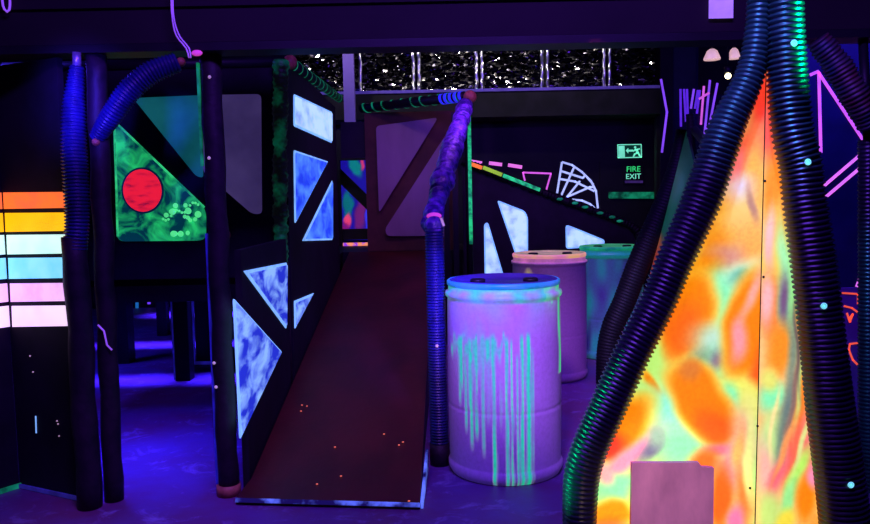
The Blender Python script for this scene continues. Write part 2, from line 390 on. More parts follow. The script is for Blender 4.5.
# violet strips, group on a dark partition at the right back
Yv = 8.6
pt = thing('dark_partition', V((W(690, 200, Yv).x, Yv, 0)), 'dark grey blue partition wall with violet tape lines behind the tent', 'partition')
a = W(662, 60, Yv); c = W(790, 60, Yv)
MB().box(a.x, c.x, Yv, Yv+.06, 0, 3.35).build('panel', NAVY, pt)
MB().box(a.x-.02, a.x+.12, Yv-.012, Yv-.002, 0, 3.35).build('edge_board', BLK2, pt)
MB().box(W(700, 60, Yv).x-.02, c.x, Yv-.012, Yv-.002, 2.45, 3.3).build('edge_board', BLK, pt)
MB().box(a.x+.13, W(700, 60, Yv).x-.05, Yv-.012, Yv-.002, 2.32, 3.35).build('cover_board', mat_noise('grey_blue_board', (40, 44, 60), (50, 56, 76), 3), pt)
pv = V((0, Yv-.014, 0))
for i, (l, m, lb) in enumerate([
    ([(661, 79), (667, 112), (662, 152)], VIOT, 'bent violet tape line left of the upright group'),
    ([(680.5, 89), (681, 126)], VIOD, 'leftmost violet stripe of the upright group'),
    ([(684, 89), (686, 121)], VIOD, 'second violet stripe of the upright group'),
    ([(687, 89), (688, 119)], VIOD, 'third violet stripe of the upright group'),
    ([(694, 89), (691, 108)], VIOT, 'short slanting violet stripe in the middle of the group'),
    ([(698, 90), (695, 108)], VIOD, 'short deep violet stripe right of the slanting one'),
    ([(700, 90), (697, 113)], VIOD, 'deep violet stripe left of the magenta one'),
    ([(704, 86), (701, 124)], MAGT, 'magenta upright stripe crossing the short bar'),
    ([(710, 80), (704, 140)], VIOT, 'long violet stripe under the lit lamp'),
    ([(717.5, 83), (709, 128), (705, 130)], VIOT, 'hooked violet stripe nearest the tent hose'),
    ([(699, 99), (709, 93)], MAGT, 'short magenta cross bar')]):
    o = strip(l, pv, NY, .024, .003+i*.0006, .003).build('tape_line', m, pt); o['label'] = lb
# ------------------------------------------------------------------ balcony with foil curtains
Yf = 9.45
bz = W(500, 88.5, Yf-.05).z
bl = thing('balcony_ledge', V((0, Yf, bz-.3)), 'long dark ledge with violet lit edge under the silver foil curtains', 'ledge')
x0, x1 = W(335, 90, Yf).x, W(664, 90, Yf).x
MB().box(x0-2.4, x1, Yf-.05, YB-.001, bz-.34, bz-.035).build('fascia', BLK, bl)
MB().box(x0-2.4, x1, Yf-.07, YB-.001, bz-.034, bz).build('edge_trim', mat_noise('violet_edge_trim', (90, 70, 170), (110, 86, 200), 6, glow=.12), bl)
for xx in (x0-1.5, x1-.06): MB().box(xx, xx+.1, Yf+.1, Yf+.2, 0, bz-.341).build('support_post', BLK, bl)
gcut = [324, 347, 416, 479.5, 545.5, 608, 663]
FLB = ['narrow silver foil curtain left of the violet post', 'crumpled silver foil curtain just right of the violet post', 'silver foil curtain above the brown panelled frame',
       'silver foil curtain above the brown wooden knob', 'silver foil curtain above the fan drawing', 'rightmost silver foil curtain above the fire exit door']
for i in range(6):
    xa, xb = W(gcut[i], 70, Yf).x+.05, W(gcut[i+1], 70, Yf).x-.05
    if i == 0: xa -= .5
    nx, nz = 40, 30; vs = []; fs = []
    for j in range(nz+1):
        for k in range(nx+1):
            x = xa+(xb-xa)*k/nx; z = bz+.002+(3.5-bz)*j/nz
            vs.append((x, Yf+.14+.03*NZ.noise(V((x*7, z*5, i))), z))
    fs = [(j*(nx+1)+k, j*(nx+1)+k+1, (j+1)*(nx+1)+k+1, (j+1)*(nx+1)+k) for j in range(nz) for k in range(nx)]
    o = link('foil_curtain', vs, fs, FOIL, None, True)
    md = o.modifiers.new('s', 'SOLIDIFY'); md.thickness = .006; md.offset = 0
    tag(o, FLB[i], 'curtain', 'silver foil curtains on the balcony')
for i in range(1, 6):
    xc = W(gcut[i], 70, Yf).x
    if i == 1: xc = W(350, 70, Yf).x+.12
    for s in ((-.035, .035) if i > 1 else (0,)):
        sp = [(xc+s+.006*random.uniform(-1, 1), Yf+.06+.006*random.uniform(-1, 1), bz+.002+(3.5-bz)*k/24) for k in range(25)]
        o = MB().tube(sp, [.018+.006*random.random() for _ in sp], 8).build('foil_fold', FOLD, None, True)
        tag(o, 'thin bright crumpled foil roll between two foil curtains', 'foil roll', 'bright foil rolls between the curtains')
a = W(343.5, 90, 8.95); zv = W(345, 130, 8.95).z
o = thing('violet_post', V((W(335, 200, 8.95).x, 9.0, 0)), 'plain violet square post in front of the foil, above the tower corner', 'post')
MB().box(a.x, a.x+.125, 8.95, 9.05, zv, 3.5).build('upper_post', mat_noise('violet_post_paint', (104, 80, 170), (116, 90, 186), 3, glow=.12), o)
MB().box(W(330, 200, 8.95).x, W(340.5, 200, 8.95).x, 8.94, 9.06, 0, zv-.001).build('black_upright', BLK, o)
MB().box(W(340.6, 200, 8.95).x, W(372, 200, 8.95).x, 8.94, 9.06, W(350, 160, 8.95).z, zv-.001).build('black_crossboard', BLK, o)
o = MB().box(a.x-2.2, x1+1.0, Yf-.45, Yf+.3, 3.5, 3.58).build('curtain_rail', BLK2)
tag(o, 'dark rail from which the silver foil curtains hang, hidden in gloom', 'rail')
# ------------------------------------------------------------------ tower
XS = -0.88
YT = 4.61
tw = thing('play_tower', V((-1.6, 5.8, 0)), 'black play tower with green triangle front and pale blue side windows', 'play structure')
nx_ = V((1, 0, 0)); ps = V((XS, 0, 0)); pf = V((0, YT, 0))
def zside(x, y): return PLN(x, y, ps, nx_)
XL = -2.55
dz0 = W(160, 279, YT).z
MB().box(XL, XS-.042, YT, YT+.04, dz0, 2.16).build('front_wall', BLK, tw)
MB().box(XS-.04, XS, YT, 7.0, 0, 2.2).build('side_wall', BLK, tw)
MB().box(XL, XS-.042, YT+.042, 7.6, .74, .84).build('deck', BLK2, tw)
MB().box(XL, XL+.04, YT+.042, 7.6, .842, 2.2).build('far_side_wall', BLK, tw)
MB().box(XS-.1, XS-.042, 6.94, 7.0, .842, 2.2).build('corner_post', BLK, tw)
# painted front
tri = [(114, 114), (122, 119), (203, 198), (203, 241), (122, 242), (117, 236)]
g = plate('green_panel', [(113, 122), (118, 123), (206, 209), (206, 240.5), (117, 241.5)], pf, NY, GREENP, tw, .006, .005, .05, 'green fluorescent painted triangle')
strip([(114.5, 125), (117.5, 236)], pf, NY, .012, .009, .003).build('bright_edge', GREENE, g)
strip([(117, 124), (204, 207)], pf, NY, .012, .0095, .003).build('bright_edge', GREENE, g)
c0 = PLN(142.5, 190.5, pf+NY*.012, NY)
MB().prism([c0+V((.127*math.cos(k*PI/24), 0, .139*math.sin(k*PI/24))) for k in range(48)], V((0, .006, 0))).build('disc_outline', mat_noise('dark_teal_ring', (10, 30, 70), (14, 40, 90), 8, glow=.5), g)
c1 = c0+V((0, -.004, 0))
MB().prism([c1+V((.115*math.cos(k*PI/24), 0, .127*math.sin(k*PI/24))) for k in range(48)], V((0, .006, 0))).build('red_disc', RED, g)['label'] = 'red fluorescent disc'
bb = MB()
for k in range(16):
    q = PLN(165+random.random()*34, 205+random.random()*30, pf+NY*.009, NY); bb.ball(q, .009+.014*random.random(), 8, 6, (1, .3, 1))
for k in range(14): bb.ball(PLN(163+k*2.7, 219-k*1.2+3*math.sin(k), pf+NY*.009, NY), .008, 8, 6, (1, .4, 1))
o = bb.build('paint_blobs', GREENL, g, True); o['kind'] = 'stuff'
plate('teal_panel', [(133, 98), (203, 95), (203, 178), (196, 176)], pf, NY, TEALF, tw, .006, .005, .02, 'dim teal painted window')
plate('lilac_panel', [(203, 95), (261, 94), (262, 214), (252, 214), (222, 188), (203, 172)], pf, NY, LILACF, tw, .0062, .005, .03, 'dim lilac painted window')
# side wall windows
def win(name, px, mat, par, p0=ps, n=nx_, r=.03):
    plate('window_rim', px, p0, n, WINR, par, .005, .004, r)
    cx = sum(p[0] for p in px)/len(px); cy = sum(p[1] for p in px)/len(px)
    k = .965
    L = [PLN(x, y, p0, n) for x, y in px]; cc = sum(L, V((0, 0, 0)))/len(L)
    q = []
    N = len(L)
    for i in range(N):
        a = (L[i-1]-L[i]).normalized(); c = (L[(i+1) % N]-L[i]).normalized(); bis = (a+c)
        sn = max(.25, a.cross(c).length); q.append(L[i]+bis*(.014/sn)+n*.0075)
    return MB().prism(rounded(q, r*.8), -n*.006).build(name, mat, par)
sw = [o for o in tw.children if o.name == 'side_wall'][0] if tw.children else tw
win('painted_window', [(294, 94), (332, 112), (332, 143), (294, 126)], WINW, tw)['label'] = 'white blue painted window, uppermost on the side wall'
win('painted_window', [(294, 150), (328, 161.5), (295, 224)], WINM, tw)['label'] = 'blue painted triangle window pointing down'
win('painted_window', [(332.5, 180), (332.5, 240), (302.5, 241)], WINM, tw)['label'] = 'blue painted triangle window pointing up'
# tower legs seen below the deck
for px, py, w in ((183, 381, .055), (121, 364, .07), (162, 336, .05)):
    q = FL(px, py)
    MB().box(q.x-w, q.x+w, q.y, q.y+2*w, 0, .739).build('leg', BLK2, tw)
    if px == 183:
        MB().box(q.x-w-.012, q.x-w-.001, q.y-.004, q.y+.02, .01, .735).build('blue_edge_tape', BLUD, tw)
q = FL(196, 366); q2 = FL(225, 366)
MB().box(q.x, q2.x, q.y+.02, q.y+.06, .0, .739).build('kick_panel', BLK2, tw)
strip([(192, 285), (193.5, 363), (215, 363)], V((0, q.y+.02, 0)), NY, .028, .002, .002).build('blue_edge_tape', BLUD, tw)
# top rails with spiral tape
ra = [PLN(291, 63, ps, nx_), PLN(340, 99, ps, nx_)]
rl = MB().tube([ra[0], ra[1]], .035, 14).build('top_rail', BLK2, tw, True)
helix(ra, .035, 13, .016).build('spiral_tape', GREEND, rl)
MB().ball(ra[0]+V((0, -.03, 0)), .045, 14, 8).build('end_cap', KNOB, rl, True)
MB().tube([V((XL, YT, 2.17)), V((XS, YT, 2.17))], .03, 12).build('top_rail', BLK2, tw, True)
cp = [PLN(281, 262, V((0, YT-.06, 0)), NY), PLN(280, 150, V((0, YT-.06, 0)), NY), PLN(281, 60, V((0, YT-.06, 0)), NY)]
c_ = hose_mb(cp, .045, .03, .1, 20, .3).build('padded_corner_post', PATCH, tw, True)
MB().ball(W(226, 235, YT-.02), .03, 12, 8).build('end_knob', KNOB, tw, True)
MB().tube([(cp[0].x, YT-.06, 0), cp[0]], .045, 14).build('corner_leg', FOAM, tw, True)
# ------------------------------------------------------------------ ramp
RB = [FL(236, 500, .02), FL(420, 505, .02)]
XR = RB[1].x; YR = (RB[0].y+RB[1].y)/2
zt = .83; Yt = 7.7
rmp = thing('entry_ramp', V((-.45, 3.4, 0)), 'long dark red brown plywood ramp rising between the tower and post', 'ramp')
xl = XS+.012
sl = (zt-.03)/(Yt-YR)
A = [V((RB[0].x, RB[0].y, .03)), V((XR, RB[1].y, .03)), V((-.02, Yt, zt)), V((xl, Yt, zt))]
A5 = A+[V((xl, 3.42, .03+(zt-.03)*(3.42-YR)/(Yt-YR)))]
MB().prism(A5, V((0, 0, -.028))).build('ramp_board', RAMP, rmp)
# front lip, worn edge paint
eb = MB(); eb.prism([A[0]+V((0, -.002, .001)), A[1]+V((0, -.002, .001)), A[1]+V((0, -.012, -.014)), A[0]+V((0, -.012, -.014))], V((0, -.004, 0)))
eb.build('front_edge', WBLUE, rmp)
dr = (A[2]-A[1])
eb = MB(); e0 = A[1]+V((.002, 0, 0)); e1 = A[1]+dr*.09+V((.002, 0, 0))
eb.prism([e0+V((0, 0, .004)), e1+V((.015, 0, .03)), e1+V((.015, 0, -.06)), e0+V((0, 0, -.026))], V((.012, 0, 0)))
eb.build('side_edge', WBLUE, rmp)
eb = MB(); eb.prism([A[1]+V((.0, .3, -.02)), V((-.0, Yt, zt-.03)), V((-.0, Yt, 0)), A[1]+V((0, .3, -.028))], V((-.03, 0, 0)))
eb.build('side_skirt', BLK, rmp)
ramp_n = (A[1]-A[0]).cross(A[3]-A[0]).normalized()
if ramp_n.z < 0: ramp_n = -ramp_n
for (x, y) in [(335, 447), (317, 484), (341, 476), (384, 434), (399, 445), (403, 442), (301, 411), (307, 406), (302, 405), (409, 501)]:
    q = PLN(x, y, A[0]+ramp_n*.008, ramp_n)
    MB().ball(q, .0055, 8, 6, (1, 1, .4)).build('paint_speck', SPECK, rmp, True)
gb = thing('ramp_guard', V((XS-.03, 4, 0)), 'low black guard wall left of the ramp with three pale blue triangles', 'guard wall')
gy0 = 3.44
MB().prism([V((XS-.03, gy0, 0)), V((XS-.03, YT-.11, 0)), V((XS-.03, YT-.11, 1.12)), V((XS-.03, gy0, 1.12))], V((.03, 0, 0))).build('panel', BLK, gb)
win('painted_triangle', [(233.5, 298), (240, 440), (282, 352)], WINB, gb, r=.02)['label'] = 'large worn pale blue triangle'
win('painted_triangle', [(244, 271), (287, 262.5), (286.5, 329)], WINB, gb, r=.02)['label'] = 'pale blue triangle pointing down'
win('painted_triangle', [(294.5, 301), (314, 293), (295, 329)], WINB, tw, r=.015)['label'] = 'small pale blue triangle low beside the ramp'
# ------------------------------------------------------------------ landing, panelled frame, second ramp
ld = thing('ramp_landing', V((-.3, 8.2, 0)), 'dark raised landing at the top of the ramp', 'platform')
MB().box(-1.75, .32, Yt+.005, 8.88, zt-.1, zt).build('deck', BLK2, ld)
for x in (-1.7, -.75, .2):
    MB().box(x, x+.08, Yt+.02, Yt+.1, 0, zt-.101).build('leg', BLK2, ld)
    MB().box(x, x+.08, 8.78, 8.86, 0, zt-.101).build('leg', BLK2, ld)
b = strip([(343, 246), (369, 245.5)], V((0, 8.87, 0)), NY, .07, .03, .03); b.build('edge_tape', mat_noise('orange_violet_tape', (150, 60, 230), (255, 150, 110), 20, glow=.9, lo=.42, hi=.5), ld)
bp = thing('brown_panelled_frame', W(410, 250, 7.7), 'brown framed lilac panel with diagonal brace at the ramp top', 'panel')
p1 = V((W(366, 180, 7.78).x, 7.78, zt)); p2 = V((W(458, 180, 7.72).x, 7.72, zt))
nn = V((0, -1, 0))
ztop = W(368, 112, 7.7).z
MB().prism([p1+V((0, 0, .002)), p2+V((0, 0, .002)), V((p2.x, p2.y, ztop)), V((p1.x, p1.y, ztop))], V((0, .05, 0))).build('frame_board', BROWN, bp)
pb = V((0, 7.72, 0))
plate('lilac_panel', [(376, 126), (438, 117.5), (428, 134), (379, 213)], pb, NY, LILAC, bp, .012, .008, .04)
plate('lilac_panel', [(450, 128), (449, 236), (387, 236), (385, 229)], pb, NY, LILAC, bp, .012, .008, .04)
ra2 = [W(362, 108.5, 7.82), W(370, 107.5, 7.75), W(420, 101.5, 7.35), W(464, 96.5, 6.9)]
br = MB().tube(ra2, .046, 14).build('top_rail', BLK2, bp, True)
helix(ra2, .046, 11, .02).build('spiral_tape', GREEND, br)
helix([W(440, 99.5, 7.1), W(464, 96.5, 6.9)], .045, 5, .03).build('spiral_tape', BLUT, br)
MB().ball(W(470, 97, 6.85), .06, 18, 10).build('end_knob', KNOB, br, True)
# bench-like dark ledge filling between rail and posts
MB().box(W(340, 112, 7.9).x, W(368, 112, 7.9).x, 7.9, 7.94, W(350, 158, 7.9).z, W(350, 122, 7.9).z).build('side_board', BLK2, bp)
# braces and mural beyond the landing
cb = thing('landing_guard', V((W(356, 240, 9.0).x, 9.09, 0)), 'black braced guard board seen through the gap beside the tower', 'guard wall')
xa, xb = W(338, 200, 9.0).x, W(378, 200, 9.0).x
MB().box(xa, xb, 9.065, 9.09, W(356, 160, 9.0).z, W(356, 140, 9.0).z).build('top_board', BLK, cb)
MB().box(xa, xb, 9.065, 9.09, W(356, 240, 9.0).z, W(356, 229, 9.0).z).build('bottom_board', BLK, cb)
strip([(336, 172), (376, 211)], V((0, 9.08, 0)), NY, .13, 0, .015).build('brace', BLK, cb)
MB().box(xa, xa+.03, 9.092, 9.11, .0, 2.2).build('upright', BLK, cb)
MB().box(xb-.03, xb, 9.092, 9.11, .0, 2.2).build('upright', BLK, cb)
# colourful wall mural
def paint_grid(name, fn, nu, nv, colfn, parent, th=.01, back=V((0, 1, 0))):
    vs = []; cs = []; 
    for j in range(nv+1):
        for i in range(nu+1):
            p, px, py = fn(i/nu, j/nv); vs.append(p); cs.append(colfn(px, py))
    n = nu+1
    fs = [(j*n+i, j*n+i+1, (j+1)*n+i+1, (j+1)*n+i) for j in range(nv) for i in range(nu)]
    m = len(vs); bd = [i for i in range(n)]+[j*n+nu for j in range(1, nv+1)]+[nv*n+i for i in range(nu-1, -1, -1)]+[j*n for j in range(nv-1, 0, -1)]
    L = len(bd); dk = (.01, .008, .015, 0)
    vs += [vs[i] for i in bd]+[vs[i]+back*th for i in bd]; cs += [dk]*(2*L)
    for k in range(L): fs.append((m+k, m+(k+1) % L, m+L+(k+1) % L, m+L+k))
    fs.append(tuple(range(m+L, m+2*L)))
    return link(name, vs, fs, PAINT, parent, False, colors=cs)
def blobs(base, bl, warp=6, wf=.03, glow=1.0, seed=0):
    """airbrushed ellipses: (x, y, rx, ry, degrees, colour, softness)"""
    bl = [(x, y, rx, ry, math.cos(math.radians(a)), math.sin(math.radians(a)), c, s) for x, y, rx, ry, a, c, s in bl]
    def f(px, py):
        q = V((px*wf, py*wf, seed)); wx = px+warp*(NZ.noise(q)+.14*NZ.noise(q*3.1)); wy = py+warp*(NZ.noise(q+V((9, 4, 2)))+.14*NZ.noise(q*3.1+V((2, 7, 1))))
        r, g, b = base
        for x, y, rx, ry, ca, sa, c, s in bl:
            dx, dy = wx-x, wy-y; u = (dx*ca+dy*sa)/rx; v = (-dx*sa+dy*ca)/ry
            d = math.sqrt(u*u+v*v)
            s = min(.95, s*1.2)
            if d < 1+s:
                t = min(1, max(0, (1+s-d)/(2*s))); t = t*t*(3-2*t)
                r += (c[0]-r)*t; g += (c[1]-g)*t; b += (c[2]-b)*t
        l = lin((r, g, b)); return (l[0], l[1], l[2], glow)
    return f
mu = thing('wall_mural', W(355, 240, 9.95), 'small glowing mural of blue, teal and pink leaves behind the landing', 'mural')
mc = blobs((24, 14, 150), [(355, 166, 5, 12, -25, (10, 130, 130), .3), (348, 205, 5, 16, 0, (6, 110, 120), .3), (348, 220, 3, 7, 10, (250, 70, 110), .4), (362, 164, 2, 6, 0, (220, 60, 120), .4),
    (360, 216, 5, 18, 5, (110, 30, 110), .4), (367, 220, 2, 14, 0, (60, 60, 255), .4), (344, 228, 5, 6, 0, (130, 20, 110), .5)], 3, .1, .8)
paint_grid('mural_board', lambda u, v: ((lambda x, y: (W(x, y, 9.95), x, y))(336+40*u, 240-92*v)), 40, 60, mc, mu)
# second ramp running right, side wall
Yw = 7.3; pw = V((0, Yw, 0))
sr = thing('side_ramp', V((W(550, 250, Yw).x, Yw, 0)), 'black sloping ramp wall with white blue panels behind the barrels', 'ramp')
xA, xB = W(462, 160, Yw).x, W(641, 236, Yw).x
zA, zB = W(462, 159, Yw).z, W(641, 236, Yw).z
MB().prism([V((xA, Yw, 0)), V((xB, Yw, 0)), V((xB, Yw, zB)), V((xA, Yw, zA))], V((0, .05, 0))).build('side_wall', BLK, sr)
MB().prism([V((xA+.25, Yw+.055, .82)), V((xB, Yw+.055, .05)), V((xB, Yw+1.1, .05)), V((xA+.25, Yw+1.1, .82))], V((0, 0, -.04))).build('ramp_board', RAMP, sr)
rp = [V((xA, Yw+.02, zA+.01)), V((xB, Yw+.02, zB+.01))]
rr = hose_mb([W(462, 161, Yw), W(500, 176, Yw), W(560, 199, Yw), W(610, 217, Yw), W(634, 228, Yw), W(640, 240, Yw)], .042, .03, .12, 18, .3).build('padded_rail', HOSEB, sr, True)
for k, (l, m) in enumerate([([(468, 163), (482, 168)], ORNG), ([(483, 167.5), (502, 175)], glowmat('lime_tape', (150, 200, 40), .8)), ([(503, 175.5), (540, 190)], GREENT)]):
    q0 = PLN(l[0][0], l[0][1], V((0, Yw-.046, 0)), NY); q1 = PLN(l[1][0], l[1][1], V((0, Yw-.046, 0)), NY)
    MB().bar(q0, q1, .035, .008, V((0, -1, .2))).build('rail_tape', m, rr)
for (x, y) in [(585, 207), (600, 213), (612, 217), (620, 221), (575, 203), (560, 199)]:
    MB().ball(PLN(x, y, V((0, Yw-.035, 0)), NY), .028, 10, 6, (1.2, .5, .5)).build('rail_tape_patch', GREEND, rr, True)
win('painted_panel', [(484, 224), (488, 222), (511, 300), (485, 300)], WINW, sr, pw, NY, .03)
win('painted_panel', [(497, 200), (525, 211), (528, 218), (528, 262), (518, 262)], WINW, sr, pw, NY, .03)
win('painted_panel', [(565.5, 226), (568, 225), (605, 240), (604, 246), (566, 249)], WINW, sr, pw, NY, .03)
gp = [W(467.5, 104, 6.9), W(467.5, 244, 6.9)]
o = thing('green_glowing_pole', V((gp[0].x, 6.9, 0)), 'thin upright pole glowing green at the right end of the brown frame', 'pole')
MB().tube([V((gp[0].x, 6.9, 0)), gp[0]], .03, 12).build('pole', HOSEB, o, True)
MB().box(gp[0].x-.006, gp[0].x+.026, 6.9-.038, 6.9-.031, gp[1].z, gp[0].z-.01).build('green_strip', GREENT, o)
for x in (447, 456):
    q = W(x, 200, 6.95)
    tag(MB().box(q.x-.03, q.x+.02, 6.95, 7.0, 0, W(x, 112 if x > 450 else 150, 6.95).z).build('dark_upright', BLK2), ['slim black upright nearest the ramp, behind the sleeved handrail', 'slim black upright left of the green pole'][x > 450], 'post')
# ------------------------------------------------------------------ right ramp post and sleeved handrail
q = FL(440, 464)
rpst = thing('hose_wrapped_post', V((q.x, q.y, 0)), 'blue lit post in corrugated hose between ramp and front barrel', 'post')
tp = W(434, 224, q.y)
tilt = [V((q.x, q.y, 0)), V((q.x, q.y, .55)), V((tp.x, q.y, tp.z-.05))]
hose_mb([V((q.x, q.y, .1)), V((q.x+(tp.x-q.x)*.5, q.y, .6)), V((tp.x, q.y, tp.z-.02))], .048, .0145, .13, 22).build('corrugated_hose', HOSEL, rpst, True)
MB().tube([V((q.x, q.y, 0)), V((q.x, q.y, .11))], .05, 16).build('foot', FOAM, rpst, True)
MB().ball(V((tp.x, q.y, tp.z-.01)), .05, 14, 8).build('cap', SLEEVE, rpst, True)
MB().ball(W(437, 346, q.y-.048), .008, 8, 6).build('screw', SCREWW, rpst, True)
MB().bar(W(441, 218, q.y-.06), W(444, 226, q.y-.06), .012, .01, NY).build('cable_tie', SCREWW, rpst)
hr = [W(431, 224, 3.9), W(440, 190, 4.4), W(450, 155, 5.1), W(460, 124, 6.0), W(465, 106, 6.8)]
o = hose_mb(hr, [.046, .058, .066, .062, .06], .045, .14, 20, .5).build('sleeved_handrail', SLEEVE, None, True)
tag(o, 'handrail in crinkled violet sleeve climbing from the post to the brown knob', 'handrail')
MB().ball(W(434, 216, 3.85), .026, 12, 8, (1.5, .7, .7)).build('pink_tie', PINKK, o, True)
# ------------------------------------------------------------------ barrels
def barrel(loc, r, h, label, colfn, lidcol, edge):
    t = thing('plastic_barrel', loc, label, 'barrel', 'plastic barrels beside the ramp')
    prof = [(.86*r, .0), (.955*r, .006), (r*1.0, .03), (r*1.0, .05), (r*.978, .062)]
    nz = 110
    for i in range(nz+1):
        z = .066+(h-.066-.1)*i/nz; u = z/h
        rr = r*(.965+.02*math.sin(PI*u))
        if abs(z-h*.36) < .012: rr -= r*.012*(1-abs(z-h*.36)/.012)
        prof.append((rr, z))
    prof += [(r*.965, h-.088), (r*1.0, h-.08), (r*1.01, h-.07), (r*1.0, h-.058), (r*.955, h-.052), (r*.955, h-.03), (r*.95, h-.02), (r*.94, h-.018)]
    seg = 200; vs = []; cs = []
    c = V(loc)
    for rr, z in prof:
        for k in range(seg):
            a = 2*PI*k/seg; p = c+V((rr*math.cos(a), rr*math.sin(a), z)); vs.append(p); cs.append(colfn(a, z/h, z))
    n = len(prof)
    fs = [(i*seg+k, i*seg+(k+1) % seg, (i+1)*seg+(k+1) % seg, (i+1)*seg+k) for i in range(n-1) for k in range(seg)]
    fs += [tuple(range(seg)), tuple(range(n*seg-1, (n-1)*seg-1, -1))]
    link('body', vs, fs, DRUM, t, True, colors=cs)
    lid = MB().lathe(c, [(r*.93, h-.019), (r*.93, h-.004), (r*.9, h), (r*.84, h), (r*.82, h-.012), (0.01, h-.012)], 72).build('lid', lidcol, t, True)
    ring = MB().lathe(c, [(r*.955, h-.03), (r*.975, h-.024), (r*.975, h-.008), (r*.95, h-.002), (r*.93, h-.006), (r*.93, h-.017)], 72).build('lid_ring', edge, t, True)
    for sx in (-1, 1):
        MB().lathe(c+V((sx*r*.45, -r*.2, h-.012)), [(.036, .0), (.036, .012), (.03, .016), (.005, .016)], 20).build('bung', BLK2, lid, True)
    return t
PL0 = (204, 160, 222)
def mixc(c1, c2, t): return tuple(a+(b-a)*t for a, b in zip(c1, c2))
def drips1(a, u, z):
    # px across the visible face; a=-90deg faces the camera
    x = math.cos(a); front = math.sin(a) < .25
    g = 0.0; col = (16, 205, 140)
    if front:
        px = 505+57*x
        py = 283+(1-u)*186
        w = 1.1*NZ.noise(V((px*.4, py*.03, 3)))
        for cx, t0, t1, wd, s in [(459, 330, 400, 1.6, .7), (464, 335, 425, 1.3, .75), (469, 330, 440, 1.6, .8), (474, 335, 430, 1.2, .8), (480, 325, 445, 1.5, .75), (485, 330, 415, 1.0, .6), (490, 325, 475, 2.0, .9),
                             (502, 328, 478, 1.7, .9), (507, 330, 478, 1.4, .8), (512.5, 345, 480, 1.1, .85), (517, 326, 480, 1.8, .95), (523, 325, 482, 2.6, 1), (527, 340, 470, 1.0, .8), (497, 335, 420, .9, .4)]:
            d = abs(px+w-cx)/wd
            if d < 1.3 and t0 < py < t1:
                e = min(1, (py-t0)/8, (t1-py)/12); g = max(g, s*max(0, 1.3-d)/1.0*max(.0, e))
        k = int(px/2.2); rr = random.Random(k*7+1); l0 = 322+rr.random()*22; l1 = l0+10+rr.random()*95*max(.1, 1-abs(px-474)/26)
        if 451 < px < 500 and l0 < py < l1: g = max(g, (.35+.5*rr.random())*min(1, (l1-py)/10, (py-l0)/6))
        hz = max(0, 1-abs(px-474)/24)*max(0, 1-abs(py-345)/48); g = max(g, .55*hz*(.6+NZ.noise(V((px*.3, py*.03, 8)))))
        top = max(0, 1-(py-283)/55)*(.5+.6*NZ.noise(V((a*3, z*9, 1)))); g = max(g, .5*top)
        rt_ = max(0, 1-abs(px+2*w-558)/3.0)*(1 if 296 < py < 372 else 0); g = max(g, rt_)
        rt_ = max(0, 1-abs(px-548)/9)*max(0, 1-abs(py-302)/9)*(.6+NZ.noise(V((px*.5, py*.5, 0)))); g = max(g, .9*rt_)
        if px > 540: col = (60, 225, 130)
    if .90 < u < .945: g = max(g, .45+.5*NZ.noise(V((a*4, z*10, 6))))
    if u > .945: g = max(g, .75+.4*NZ.noise(V((a*5, 2, 6))))
    g = min(1, max(0, g))
    c = lin(mixc(PL0, col, g)); return (c[0], c[1], c[2], .85*g+.02)
def drips2(a, u, z):
    g = 0; col = (238, 120, 190)
    if u > .93: g = .55+.4*NZ.noise(V((a*3, 0, 2)))
    s = max(0, 1-abs(a-(-2.3+2*PI if a > PI else -2.3))/.2)*max(0, 1-abs(u-.86)/.06); 
    if s > .3: g = s*.7; col = (200, 210, 90)
    g = min(1, max(0, g)); c = lin(mixc((196, 140, 178), col, g)); return (c[0], c[1], c[2], .7*g+.01)
def drips3(a, u, z):
    g = .35+.7*NZ.noise(V((a*2.5, z*4, 5)))
    if u > .9: g = .8
    g = min(1, max(0, g)); c = lin(mixc((120, 130, 190), (20, 190, 160), g)); return (c[0], c[1], c[2], .38*g)
B1 = FL(505.5, 467)
SB = 116/2/ (F_PX/B1.y)
barrel((B1.x, B1.y, 0), SB, .945, 'large front plastic barrel with turquoise paint drips running down', drips1,
       mat_noise('blue_lid_plastic', (60, 50, 130), (76, 66, 150), 5, .4), mat_noise('teal_painted_rim', (20, 150, 160), (70, 150, 220), 9, .4, glow=.35))
B2 = FL(550, 375.5)
barrel((B2.x, B2.y, 0), SB*.99, .93, 'middle pinkish barrel with a yellow pink rim, behind the front one', drips2,
       mat_noise('yellow_painted_lid', (150, 170, 110), (220, 210, 130), 9, .4, glow=.3), mat_noise('pink_painted_rim', (230, 110, 180), (250, 190, 120), 6, .4, glow=.6))
B3 = FL(611, 355)
barrel((B3.x, B3.y, 0), SB*.95, .93, 'rear barrel stained teal green, half hidden by the tent hose', drips3,
       mat_noise('green_painted_lid', (40, 170, 90), (80, 210, 110), 9, .4, glow=.35), mat_noise('green_painted_rim', (10, 130, 110), (40, 200, 120), 9, .4, glow=.5))
